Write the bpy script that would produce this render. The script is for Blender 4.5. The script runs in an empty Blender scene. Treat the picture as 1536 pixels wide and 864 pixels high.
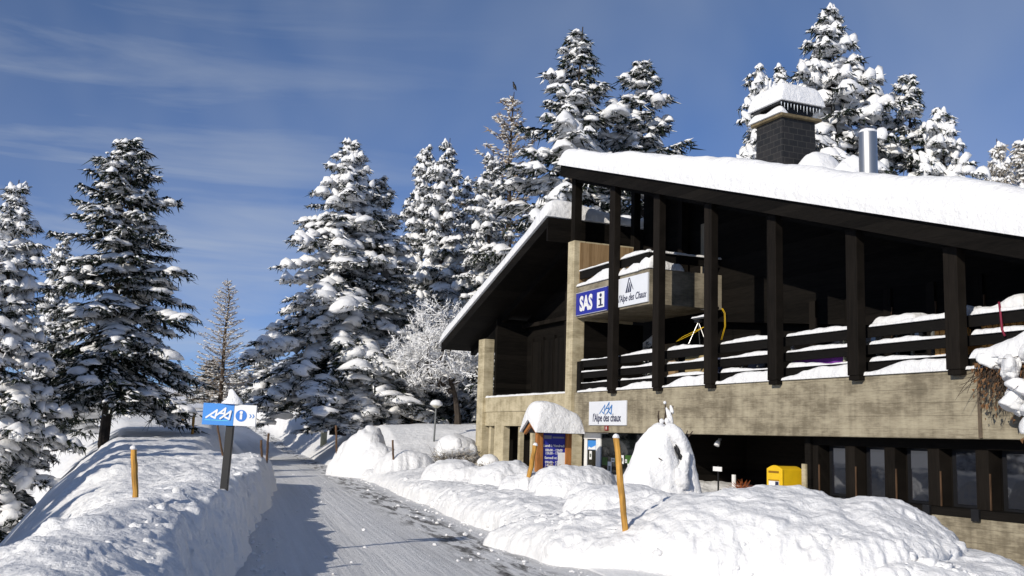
import bpy, math, random
import numpy as np
from mathutils import Vector, Matrix

# ------------------------------------------------------------------ camera, sky, sun, exposure
SC = bpy.context.scene
COL = SC.collection
EYE = np.array([0.0, 0.0, 1.7])
FPX, ROLL = 1560.0, 0.030                      # focal length in photo pixels, camera roll
PITCH = math.atan(223.0 / FPX)
_f = np.array([0, math.cos(PITCH), math.sin(PITCH)])
_u0 = np.array([0, -math.sin(PITCH), math.cos(PITCH)])
_r0 = np.array([1.0, 0, 0])
RIGHT = _r0 * math.cos(ROLL) + _u0 * math.sin(ROLL)
UP = _u0 * math.cos(ROLL) - _r0 * math.sin(ROLL)
cam_d = bpy.data.cameras.new('camera')
cam_d.sensor_width = 36.0
cam_d.lens = FPX / 1536.0 * 36.0
cam_d.clip_start, cam_d.clip_end = 0.1, 3000
cam = bpy.data.objects.new('camera', cam_d)
COL.objects.link(cam)
M = Matrix(((RIGHT[0], UP[0], -_f[0], EYE[0]), (RIGHT[1], UP[1], -_f[1], EYE[1]),
            (RIGHT[2], UP[2], -_f[2], EYE[2]), (0, 0, 0, 1)))
cam.matrix_world = M
SC.camera = cam

SUN_AZ = math.atan2(-0.60, -0.80)              # towards the sun, from +Y clockwise
SUN_EL = math.radians(23.0)
sun_d = bpy.data.lights.new('sun', 'SUN')
sun_d.energy = 4.15
sun_d.angle = math.radians(0.5)
sun_d.color = (1.0, 0.93, 0.82)
sun = bpy.data.objects.new('sun', sun_d)
COL.objects.link(sun)
_sd = Vector((math.sin(SUN_AZ) * math.cos(SUN_EL), math.cos(SUN_AZ) * math.cos(SUN_EL), math.sin(SUN_EL)))
sun.rotation_euler = _sd.to_track_quat('Z', 'Y').to_euler()

world = bpy.data.worlds.new('World')
SC.world = world
world.use_nodes = True
wn, wl = world.node_tree.nodes, world.node_tree.links
wn.clear()
w_out = wn.new('ShaderNodeOutputWorld')
w_bg = wn.new('ShaderNodeBackground')
w_bg.inputs['Strength'].default_value = 0.125
sky = wn.new('ShaderNodeTexSky')
sky.sky_type = 'NISHITA'
sky.sun_disc = False
sky.sun_elevation = SUN_EL
sky.sun_rotation = SUN_AZ
sky.altitude = 2600
sky.air_density = 0.75
sky.dust_density = 0.0
sky.ozone_density = 4.0
# thin cirrus: streaks of stretched noise over the sky's own colour
tc = wn.new('ShaderNodeTexCoord')
def w_noise(rot, scale, nscale, detail, lo, hi):
    mp = wn.new('ShaderNodeMapping')
    mp.inputs['Rotation'].default_value = rot
    mp.inputs['Scale'].default_value = scale
    wl.new(tc.outputs['Generated'], mp.inputs['Vector'])
    nz = wn.new('ShaderNodeTexNoise')
    nz.inputs['Scale'].default_value = nscale
    nz.inputs['Detail'].default_value = detail
    nz.inputs['Roughness'].default_value = 0.55
    nz.inputs['Distortion'].default_value = 0.35
    wl.new(mp.outputs['Vector'], nz.inputs['Vector'])
    mr = wn.new('ShaderNodeMapRange')
    mr.inputs['From Min'].default_value = lo
    mr.inputs['From Max'].default_value = hi
    wl.new(nz.outputs['Fac'], mr.inputs['Value'])
    return mr.outputs['Result']
streak = w_noise((0, math.radians(33), 0), (0.7, 0.7, 6.0), 3.4, 8, 0.50, 0.88)
veil = w_noise((0.4, 0.2, 0.9), (1, 1, 1), 2.3, 4, 0.40, 0.75)
def w_math(op, a, b):
    n = wn.new('ShaderNodeMath'); n.operation = op
    for i, v in enumerate((a, b)):
        if isinstance(v, (int, float)): n.inputs[i].default_value = v
        else: wl.new(v, n.inputs[i])
    return n.outputs[0]
w_sp = wn.new('ShaderNodeSeparateXYZ')
wl.new(tc.outputs['Generated'], w_sp.inputs[0])
w_left = wn.new('ShaderNodeMapRange')
w_left.inputs['From Min'].default_value = 0.05; w_left.inputs['From Max'].default_value = -0.38
wl.new(w_sp.outputs['X'], w_left.inputs['Value'])
w_low = wn.new('ShaderNodeMapRange')
w_low.inputs['From Min'].default_value = 0.42; w_low.inputs['From Max'].default_value = 0.22
w_low.inputs['To Min'].default_value = 0.25
wl.new(w_sp.outputs['Z'], w_low.inputs['Value'])
streak = w_math('MULTIPLY', w_math('MULTIPLY', streak, w_left.outputs['Result']), w_low.outputs['Result'])
cl = w_math('ADD', w_math('MULTIPLY', streak, 0.85), w_math('MULTIPLY', veil, 0.30))
hsv = wn.new('ShaderNodeHueSaturation')
hsv.inputs['Hue'].default_value = 0.502
hsv.inputs['Saturation'].default_value = 0.98
hsv.inputs['Value'].default_value = 1.0
w_hor = wn.new('ShaderNodeMapRange')           # clear mountain air: the sky stays deep blue down to the ridge
w_hor.inputs['From Min'].default_value = 0.0; w_hor.inputs['From Max'].default_value = 0.40
w_hor.inputs['To Min'].default_value = 0.62; w_hor.inputs['To Max'].default_value = 1.0
w_z = wn.new('ShaderNodeSeparateXYZ')
wl.new(tc.outputs['Generated'], w_z.inputs[0]); wl.new(w_z.outputs['Z'], w_hor.inputs['Value'])
w_deep = wn.new('ShaderNodeMix'); w_deep.data_type = 'RGBA'; w_deep.blend_type = 'MULTIPLY'
w_deep.inputs[0].default_value = 1.0
w_tint = wn.new('ShaderNodeCombineColor')
w_r = wn.new('ShaderNodeMath'); w_r.operation = 'POWER'; w_r.inputs[1].default_value = 1.9
w_g = wn.new('ShaderNodeMath'); w_g.operation = 'POWER'; w_g.inputs[1].default_value = 1.25
w_b = wn.new('ShaderNodeMath'); w_b.operation = 'POWER'; w_b.inputs[1].default_value = 0.55
for n_, k_ in ((w_r, 0), (w_g, 1), (w_b, 2)):
    wl.new(w_hor.outputs['Result'], n_.inputs[0]); wl.new(n_.outputs[0], w_tint.inputs[k_])
wl.new(sky.outputs['Color'], w_deep.inputs[6]); wl.new(w_tint.outputs[0], w_deep.inputs[7])
wl.new(w_deep.outputs[2], hsv.inputs['Color'])
mixc = wn.new('ShaderNodeMix'); mixc.data_type = 'RGBA'
wl.new(cl, mixc.inputs[0])
wl.new(hsv.outputs['Color'], mixc.inputs[6])
mixc.inputs[7].default_value = (4.6, 5.0, 5.4, 1)
wl.new(mixc.outputs[2], w_bg.inputs['Color'])
wl.new(w_bg.outputs[0], w_out.inputs[0])

SC.view_settings.view_transform = 'Standard'
SC.view_settings.look = 'None'
SC.view_settings.gamma = 1.0
SC.view_settings.exposure = -0.10

# ------------------------------------------------------------------ geometry helpers
def ray(x, y):
    return RIGHT * (x - 768) + UP * (432 - y) + _f * FPX
def at_depth(x, y, d):
    r = ray(x, y)
    return EYE + r * (d / r[1])

_rng = np.random.RandomState(5)
_PERM = _rng.permutation(4096)
_VALS = _rng.rand(4096) * 2 - 1
def vnoise(P, seed=0):
    """smooth 3-D value noise in -1..1 for an (n,3) array"""
    P = np.asarray(P, float)
    I = np.floor(P).astype(np.int64)
    Fr = P - I
    w = Fr * Fr * (3 - 2 * Fr)
    def h(a, b, c):
        k = _PERM[(a + seed * 57) & 4095]
        k = _PERM[(k + b) & 4095]
        return _VALS[_PERM[(k + c) & 4095]]
    x, y, z = I[:, 0], I[:, 1], I[:, 2]
    r = 0
    for dx in (0, 1):
        for dy in (0, 1):
            for dz in (0, 1):
                ww = (w[:, 0] if dx else 1 - w[:, 0]) * (w[:, 1] if dy else 1 - w[:, 1]) * (w[:, 2] if dz else 1 - w[:, 2])
                r = r + ww * h(x + dx, y + dy, z + dz)
    return r
def fbm(P, oct=4, seed=0, gain=0.5):
    P = np.asarray(P, float)
    a, s, n = 1.0, 0.0, 0.0
    for o in range(oct):
        s = s + a * vnoise(P * 2.0 ** o + 17.3 * o, seed + o)
        n += a
        a *= gain
    return s / n
def sstep(a, b, x):
    t = np.clip((x - a) / (b - a), 0, 1)
    return t * t * (3 - 2 * t)

def mesh_np(name, V, F, smooth=False):
    """mesh from vertex array and one face array (tris or quads) or a list of such arrays"""
    V = np.asarray(V, np.float32)
    Fs = F if isinstance(F, list) else [F]
    Fs = [np.asarray(f, np.int32) for f in Fs if len(f)]
    me = bpy.data.meshes.new(name)
    me.vertices.add(len(V))
    me.vertices.foreach_set('co', V.ravel())
    loops = np.concatenate([f.ravel() for f in Fs])
    sizes = np.concatenate([np.full(len(f), f.shape[1], np.int32) for f in Fs])
    starts = np.concatenate([[0], np.cumsum(sizes)[:-1]]).astype(np.int32)
    me.loops.add(len(loops))
    me.loops.foreach_set('vertex_index', loops)
    me.polygons.add(len(sizes))
    me.polygons.foreach_set('loop_start', starts)
    me.polygons.foreach_set('loop_total', sizes)
    me.polygons.foreach_set('use_smooth', np.full(len(sizes), smooth, bool))
    me.update(calc_edges=True)
    me.validate()
    return me

class MB:
    """collects boxes, bars, prisms and grids for ONE mesh"""
    def __init__(s): s.v, s.f = [], []
    def add(s, V, F):
        b = len(s.v)
        s.v += [tuple(map(float, p)) for p in V]
        s.f += [tuple(b + i for i in f) for f in F]
        return s
    def box(s, x0, x1, y0, y1, z0, z1):
        V = [(x0, y0, z0), (x1, y0, z0), (x1, y1, z0), (x0, y1, z0), (x0, y0, z1), (x1, y0, z1), (x1, y1, z1), (x0, y1, z1)]
        return s.add(V, [(0, 3, 2, 1), (4, 5, 6, 7), (0, 1, 5, 4), (1, 2, 6, 5), (2, 3, 7, 6), (3, 0, 4, 7)])
    def prism_xz(s, pts, y0, y1):
        """polygon in x,z (counter-clockwise seen from -y) extruded from y0 to y1"""
        n = len(pts)
        V = [(x, y0, z) for x, z in pts] + [(x, y1, z) for x, z in pts]
        return s.add(V, [tuple(range(n)), tuple(range(2 * n - 1, n - 1, -1))] + [(i, i + n, (i + 1) % n + n, (i + 1) % n) for i in range(n)])
    def prism_yz(s, pts, x0, x1):
        n = len(pts)
        V = [(x0, y, z) for y, z in pts] + [(x1, y, z) for y, z in pts]
        return s.add(V, [tuple(range(n)), tuple(range(2 * n - 1, n - 1, -1))] + [(i, i + n, (i + 1) % n + n, (i + 1) % n) for i in range(n)])
    def tube(s, pts, radii, n=8, cap=True):
        pts = [Vector(p) for p in pts]
        if isinstance(radii, (int, float)): radii = [radii] * len(pts)
        V, F = [], []
        ref = Vector((0.31, 0.17, 0.93))
        for i, p in enumerate(pts):
            d = (pts[min(i + 1, len(pts) - 1)] - pts[max(i - 1, 0)]).normalized()
            a = d.cross(ref)
            if a.length < 1e-3: a = d.cross(Vector((1, 0, 0)))
            a.normalize(); b = d.cross(a)
            for k in range(n):
                t = 2 * math.pi * k / n
                V.append(p + (a * math.cos(t) + b * math.sin(t)) * radii[i])
        for i in range(len(pts) - 1):
            for k in range(n):
                F.append((i * n + k, i * n + (k + 1) % n, (i + 1) * n + (k + 1) % n, (i + 1) * n + k))
        if cap:
            F.append(tuple(range(n - 1, -1, -1)))
            F.append(tuple(range((len(pts) - 1) * n, len(pts) * n)))
        return s.add(V, F)
    def strokes(s, pts, w, y0, y1):
        """thin flat bars along a 2-D polyline in x,z"""
        for (ax, az), (bx, bz) in zip(pts[:-1], pts[1:]):
            dx, dz = bx - ax, bz - az
            L = math.hypot(dx, dz) or 1
            dx, dz = dx / L, dz / L
            e = w * 0.35
            ax2, az2, bx2, bz2 = ax - dx * e, az - dz * e, bx + dx * e, bz + dz * e
            nx, nz = -dz * w / 2, dx * w / 2
            s.prism_xz([(ax2 - nx, az2 - nz), (bx2 - nx, bz2 - nz), (bx2 + nx, bz2 + nz), (ax2 + nx, az2 + nz)], y0, y1)
            y0 -= 0.0007
        return s
    def build(s, name, mat, parent=None, smooth=False):
        me = bpy.data.meshes.new(name)
        me.from_pydata(s.v, [], s.f)
        if smooth: me.polygons.foreach_set('use_smooth', [True] * len(me.polygons))
        me.update()
        return link(name, me, mat, parent)

def link(name, me, mat, parent=None):
    o = bpy.data.objects.new(name, me)
    if mat is not None and len(me.materials) == 0: me.materials.append(mat)
    COL.objects.link(o)
    if parent is not None: o.parent = parent
    return o
def tag(o, label=None, cat=None, group=None, kind=None):
    if label: o['label'] = label
    if cat: o['category'] = cat
    if group: o['group'] = group
    if kind: o['kind'] = kind
    return o
def thing(name, label, cat, loc=(0, 0, 0), rz=0, group=None):
    o = bpy.data.objects.new(name, None)
    o.empty_display_size = 0.3
    COL.objects.link(o)
    o.location = [float(c) for c in loc]; o.rotation_euler = (0, 0, rz)
    return tag(o, label, cat, group)
def smooth_all(o):
    o.data.polygons.foreach_set('use_smooth', [True] * len(o.data.polygons))
    return o
def bevel(o, w=0.02, seg=2):
    m = o.modifiers.new('bevel', 'BEVEL'); m.width = w; m.segments = seg; m.limit_method = 'ANGLE'
    return o

def text_part(name, txt, mat, parent, loc, size, sx=1.0, shear=0.0, bold=0.0, rot=(math.pi / 2, 0, 0), align='CENTER'):
    cu = bpy.data.curves.new(name, 'FONT')
    cu.body = txt; cu.size = size; cu.shear = shear; cu.offset = bold; cu.extrude = 0.002
    cu.align_x = align; cu.align_y = 'CENTER'
    cu.resolution_u = 3
    tmp = bpy.data.objects.new(name + '_tmp', cu)
    COL.objects.link(tmp)
    dg = bpy.context.evaluated_depsgraph_get()
    me = bpy.data.meshes.new_from_object(tmp.evaluated_get(dg))
    me.name = name
    bpy.data.objects.remove(tmp)
    bpy.data.curves.remove(cu)
    me.materials.clear()
    o = link(name, me, mat, parent)
    o.location = loc; o.rotation_euler = rot; o.scale = (sx, 1, 1)
    return o

# ------------------------------------------------------------------ materials
def mat_new(name):
    m = bpy.data.materials.new(name); m.use_nodes = True
    nt = m.node_tree
    return m, nt, nt.nodes['Principled BSDF']
def set_in(b, key, v):
    if key in b.inputs: b.inputs[key].default_value = v
def mat_plain(name, rgb, rough=0.6, metal=0.0, spec=0.4, var=0.12, scale=6.0, bump=0.0, stretch=(1, 1, 1)):
    """base colour broken up by a little noise"""
    m, nt, b = mat_new(name)
    L = nt.links
    co = nt.nodes.new('ShaderNodeTexCoord')
    mp = nt.nodes.new('ShaderNodeMapping'); mp.inputs['Scale'].default_value = stretch
    L.new(co.outputs['Object'], mp.inputs['Vector'])
    nz = nt.nodes.new('ShaderNodeTexNoise'); nz.inputs['Scale'].default_value = scale; nz.inputs['Detail'].default_value = 6
    L.new(mp.outputs[0], nz.inputs['Vector'])
    cr = nt.nodes.new('ShaderNodeValToRGB')
    cr.color_ramp.elements[0].position = 0.3; cr.color_ramp.elements[1].position = 0.7
    cr.color_ramp.elements[0].color = tuple(c * (1 - var) for c in rgb) + (1,)
    cr.color_ramp.elements[1].color = tuple(min(1, c * (1 + var)) for c in rgb) + (1,)
    L.new(nz.outputs['Fac'], cr.inputs['Fac'])
    L.new(cr.outputs['Color'], b.inputs['Base Color'])
    b.inputs['Roughness'].default_value = rough
    b.inputs['Metallic'].default_value = metal
    set_in(b, 'Specular IOR Level', spec)
    if bump:
        bp = nt.nodes.new('ShaderNodeBump'); bp.inputs['Strength'].default_value = bump; bp.inputs['Distance'].default_value = 0.02
        L.new(nz.outputs['Fac'], bp.inputs['Height'])
        L.new(bp.outputs[0], b.inputs['Normal'])
    return m
def mat_snow(name, grain=1.0, col=(0.87, 0.87, 0.87)):
    m, nt, b = mat_new(name)
    L = nt.links
    co = nt.nodes.new('ShaderNodeTexCoord')
    n1 = nt.nodes.new('ShaderNodeTexNoise'); n1.inputs['Scale'].default_value = 3.5; n1.inputs['Detail'].default_value = 8; n1.inputs['Roughness'].default_value = 0.62
    n2 = nt.nodes.new('ShaderNodeTexNoise'); n2.inputs['Scale'].default_value = 26; n2.inputs['Detail'].default_value = 5; n2.inputs['Roughness'].default_value = 0.7
    for n in (n1, n2): L.new(co.outputs['Object'], n.inputs['Vector'])
    ad = nt.nodes.new('ShaderNodeMath'); ad.operation = 'MULTIPLY_ADD'; ad.inputs[1].default_value = 0.13
    L.new(n2.outputs['Fac'], ad.inputs[0]); L.new(n1.outputs['Fac'], ad.inputs[2])
    bp = nt.nodes.new('ShaderNodeBump'); bp.inputs['Strength'].default_value = 0.75 * grain; bp.inputs['Distance'].default_value = 0.12
    L.new(ad.outputs[0], bp.inputs['Height']); L.new(bp.outputs[0], b.inputs['Normal'])
    b.inputs['Base Color'].default_value = col + (1,)
    b.inputs['Roughness'].default_value = 0.55
    set_in(b, 'Specular IOR Level', 0.3)
    return m
def mat_concrete(name, dark=(0.205, 0.175, 0.122), light=(0.48, 0.425, 0.305), board=0.26):
    """board-marked concrete: horizontal board joints, vertical run marks and blotches"""
    m, nt, b = mat_new(name)
    L = nt.links; N = nt.nodes
    co = N.new('ShaderNodeTexCoord')
    def noise(scale, stretch, detail=7, rough=0.6):
        mp = N.new('ShaderNodeMapping'); mp.inputs['Scale'].default_value = stretch
        L.new(co.outputs['Object'], mp.inputs['Vector'])
        n = N.new('ShaderNodeTexNoise'); n.inputs['Scale'].default_value = scale; n.inputs['Detail'].default_value = detail; n.inputs['Roughness'].default_value = rough
        L.new(mp.outputs[0], n.inputs['Vector'])
        return n.outputs['Fac']
    blot = noise(0.9, (1, 1, 1.9), 10, 0.68)
    runs = noise(2.6, (1.6, 1.6, 0.16), 5)
    grain = noise(9.0, (0.35, 0.35, 4.0), 6)
    sp = N.new('ShaderNodeSeparateXYZ'); L.new(co.outputs['Object'], sp.inputs[0])
    def mth(op, a, c=None, clamp=False):
        n = N.new('ShaderNodeMath'); n.operation = op; n.use_clamp = clamp
        for i, v in enumerate((a, c)):
            if v is None: continue
            if isinstance(v, (int, float)): n.inputs[i].default_value = v
            else: L.new(v, n.inputs[i])
        return n.outputs[0]
    fr = mth('FRACT', mth('DIVIDE', sp.outputs['Z'], board))
    joint = mth('LESS_THAN', fr, 0.045)
    brd = N.new('ShaderNodeTexWhiteNoise'); brd.noise_dimensions = '1D'
    L.new(mth('FLOOR', mth('DIVIDE', sp.outputs['Z'], board)), brd.inputs['W'])
    v = mth('ADD', mth('MULTIPLY', blot, 1.0), mth('MULTIPLY', runs, 0.38))
    v = mth('ADD', v, mth('MULTIPLY', grain, 0.35))
    v = mth('ADD', v, mth('MULTIPLY', brd.outputs['Value'], 0.05))
    v = mth('SUBTRACT', v, mth('MULTIPLY', joint, 0.08))
    v = mth('SUBTRACT', v, 0.44)
    cr = N.new('ShaderNodeValToRGB')
    e = cr.color_ramp.elements
    e[0].position = 0.18; e[0].color = (dark[0] * .55, dark[1] * .55, dark[2] * .55, 1)
    e[1].position = 0.72; e[1].color = light + (1,)
    k = cr.color_ramp.elements.new(0.36); k.color = dark + (1,)
    k = cr.color_ramp.elements.new(0.50); k.color = tuple((a + c) / 2 for a, c in zip(dark, light)) + (1,)
    L.new(v, cr.inputs['Fac']); L.new(cr.outputs['Color'], b.inputs['Base Color'])
    b.inputs['Roughness'].default_value = 0.85
    set_in(b, 'Specular IOR Level', 0.2)
    bp = N.new('ShaderNodeBump'); bp.inputs['Strength'].default_value = 0.5; bp.inputs['Distance'].default_value = 0.02
    L.new(mth('SUBTRACT', grain, mth('MULTIPLY', joint, 0.8)), bp.inputs['Height']); L.new(bp.outputs[0], b.inputs['Normal'])
    return m
def mat_planks(name, a, c, pitch=0.18, axis='Z', rough=0.75):
    m, nt, b = mat_new(name)
    L = nt.links; N = nt.nodes
    co = N.new('ShaderNodeTexCoord')
    sp = N.new('ShaderNodeSeparateXYZ'); L.new(co.outputs['Object'], sp.inputs[0])
    dv = N.new('ShaderNodeMath'); dv.operation = 'DIVIDE'; dv.inputs[1].default_value = pitch
    L.new(sp.outputs[axis], dv.inputs[0])
    fl = N.new('ShaderNodeMath'); fl.operation = 'FLOOR'; L.new(dv.outputs[0], fl.inputs[0])
    fr = N.new('ShaderNodeMath'); fr.operation = 'FRACT'; L.new(dv.outputs[0], fr.inputs[0])
    wn_ = N.new('ShaderNodeTexWhiteNoise'); wn_.noise_dimensions = '1D'; L.new(fl.outputs[0], wn_.inputs['W'])
    mp = N.new('ShaderNodeMapping')
    st = {'Z': (0.6, 0.6, 9), 'X': (9, 0.6, 0.6), 'Y': (0.6, 9, 0.6)}[axis]
    mp.inputs['Scale'].default_value = st
    L.new(co.outputs['Object'], mp.inputs['Vector'])
    nz = N.new('ShaderNodeTexNoise'); nz.inputs['Scale'].default_value = 4; nz.inputs['Detail'].default_value = 6
    L.new(mp.outputs[0], nz.inputs['Vector'])
    mx = N.new('ShaderNodeMath'); mx.operation = 'MULTIPLY_ADD'; mx.inputs[1].default_value = 0.5
    L.new(wn_.outputs['Value'], mx.inputs[0]); L.new(nz.outputs['Fac'], mx.inputs[2])
    cr = N.new('ShaderNodeValToRGB')
    cr.color_ramp.elements[0].position = 0.35; cr.color_ramp.elements[0].color = a + (1,)
    cr.color_ramp.elements[1].position = 1.0; cr.color_ramp.elements[1].color = c + (1,)
    L.new(mx.outputs[0], cr.inputs['Fac']); L.new(cr.outputs['Color'], b.inputs['Base Color'])
    gt = N.new('ShaderNodeMath'); gt.operation = 'GREATER_THAN'; gt.inputs[1].default_value = 0.07; L.new(fr.outputs[0], gt.inputs[0])
    bp = N.new('ShaderNodeBump'); bp.inputs['Strength'].default_value = 0.7; bp.inputs['Distance'].default_value = 0.02
    L.new(gt.outputs[0], bp.inputs['Height']); L.new(bp.outputs[0], b.inputs['Normal'])
    b.inputs['Roughness'].default_value = rough
    set_in(b, 'Specular IOR Level', 0.06)
    return m

SNOW = mat_snow('snow')
SNOW_TREE = mat_snow('tree snow', 0.7)
CONC = mat_concrete('board marked concrete')
CONC_PALE = mat_concrete('pale concrete', (0.36, 0.305, 0.195), (0.64, 0.56, 0.385), 5.0)
WOOD = mat_planks('black stained timber', (0.0036, 0.0032, 0.0028), (0.0115, 0.0098, 0.0082), 0.19, 'Z')
WOODV = mat_planks('black stained boards', (0.0036, 0.0032, 0.0028), (0.0115, 0.0098, 0.0082), 0.16, 'X')
POST = mat_planks('dark post timber', (0.0050, 0.0043, 0.0036), (0.0165, 0.0135, 0.011), 0.5, 'X')
RAILW = mat_plain('dark rail timber', (0.006, 0.0052, 0.0045), 0.8, spec=0.15, var=0.4, stretch=(1, 1, 9))
PANELW = mat_planks('light timber panel', (0.20, 0.125, 0.06), (0.34, 0.23, 0.125), 0.11, 'Y')
GLASS = mat_plain('window glass', (0.010, 0.012, 0.018), 0.03, spec=1.0, var=0.1)
set_in(GLASS.node_tree.nodes['Principled BSDF'], 'IOR', 1.6)
WHITE = mat_plain('white paint', (0.80, 0.80, 0.79), 0.5, var=0.03)
WHITE_SIGN = mat_plain('white sign sheet', (0.74, 0.76, 0.80), 0.45, var=0.03, scale=2)
INK = mat_plain('dark blue lettering', (0.02, 0.025, 0.07), 0.5, var=0.05)
BLACK = mat_plain('black paint', (0.008, 0.008, 0.009), 0.5, var=0.2)
ROYAL = mat_plain('royal blue sign sheet', (0.022, 0.030, 0.30), 0.4, var=0.06, scale=2)
SKYB = mat_plain('sky blue sign sheet', (0.045, 0.25, 0.68), 0.4, var=0.05, scale=2)
LINEB = mat_plain('blue line ink', (0.05, 0.19, 0.46), 0.5, var=0.05)
CYAN = mat_plain('pale cyan ink', (0.15, 0.62, 0.68), 0.5, var=0.05)
YELLOW = mat_plain('yellow painted steel', (0.80, 0.50, 0.012), 0.4, var=0.05)
OCHRE = mat_plain('ochre stake', (0.46, 0.24, 0.045), 0.7, var=0.45, scale=5, stretch=(3, 3, .6), bump=0.3)
OCHRE_DK = mat_plain('weathered brown stake and sunlit fin edge', (0.10, 0.055, 0.028), 0.8, var=0.4, scale=5, stretch=(3, 3, .6))
PINE = mat_plain('orange pine post', (0.36, 0.14, 0.035), 0.6, var=0.35, scale=5, stretch=(4, 4, .6))
CRATEW = mat_plain('raw pine boards', (0.50, 0.28, 0.085), 0.7, var=0.3, scale=4, stretch=(1, 1, 5))
SLATE = None
STEEL = mat_plain('brushed steel flue', (0.46, 0.455, 0.44), 0.42, metal=1.0, var=0.06, scale=3, stretch=(1, 1, .1))
BARK = mat_plain('spruce bark', (0.045, 0.035, 0.028), 0.9, var=0.4, scale=12, bump=0.6, stretch=(1, 1, .4))
NEEDLE = mat_plain('spruce needles', (0.016, 0.024, 0.013), 0.75, spec=0.2, var=0.55, scale=1.3)
NEEDLE_FROST = mat_plain('frosted twigs', (0.36, 0.33, 0.28), 0.85, spec=0.1, var=0.45, scale=2.2)
LARCH = mat_plain('frosted larch twigs', (0.38, 0.30, 0.21), 0.85, spec=0.1, var=0.5, scale=2.0)
TWIG = mat_plain('brown twig', (0.055, 0.038, 0.026), 0.9, var=0.4, scale=8)
DRYLEAF = mat_plain('dry brown leaves', (0.17, 0.085, 0.035), 0.85, var=0.5, scale=6)
GREYM = mat_plain('grey painted metal', (0.16, 0.17, 0.17), 0.5, var=0.12)
MARBLE = mat_plain('pale weathered bollard', (0.42, 0.42, 0.30), 0.7, var=0.15)
PURPLE = mat_plain('purple cloth', (0.16, 0.03, 0.26), 0.8, var=0.15)
REDM = mat_plain('red square plate', (0.24, 0.025, 0.02), 0.5, var=0.1)
STONE = mat_plain('rubble stone', (0.20, 0.155, 0.08), 0.85, var=0.4, scale=5, bump=0.4)
ROCK_DK = mat_plain('dark rubble stone', (0.07, 0.06, 0.045), 0.85, var=0.4, scale=5, bump=0.4)

def mat_slate():
    m, nt, b = mat_new('dark slate cladding')
    L, N = nt.links, nt.nodes
    co = N.new('ShaderNodeTexCoord')
    sp = N.new('ShaderNodeSeparateXYZ'); L.new(co.outputs['Object'], sp.inputs[0])
    ad = N.new('ShaderNodeMath'); ad.operation = 'ADD'; L.new(sp.outputs['X'], ad.inputs[0]); L.new(sp.outputs['Y'], ad.inputs[1])
    cb = N.new('ShaderNodeCombineXYZ'); L.new(ad.outputs[0], cb.inputs['X']); L.new(sp.outputs['Z'], cb.inputs['Y'])
    br = N.new('ShaderNodeTexBrick')
    br.inputs['Color1'].default_value = (0.009, 0.0085, 0.008, 1)
    br.inputs['Color2'].default_value = (0.018, 0.016, 0.0145, 1)
    br.inputs['Mortar'].default_value = (0.045, 0.042, 0.036, 1)
    br.inputs['Scale'].default_value = 1.0
    br.inputs['Mortar Size'].default_value = 0.010
    br.inputs['Brick Width'].default_value = 0.34
    br.inputs['Row Height'].default_value = 0.2
    L.new(cb.outputs[0], br.inputs['Vector'])
    L.new(br.outputs['Color'], b.inputs['Base Color'])
    b.inputs['Roughness'].default_value = 0.6
    return m
SLATE = mat_slate()

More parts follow.
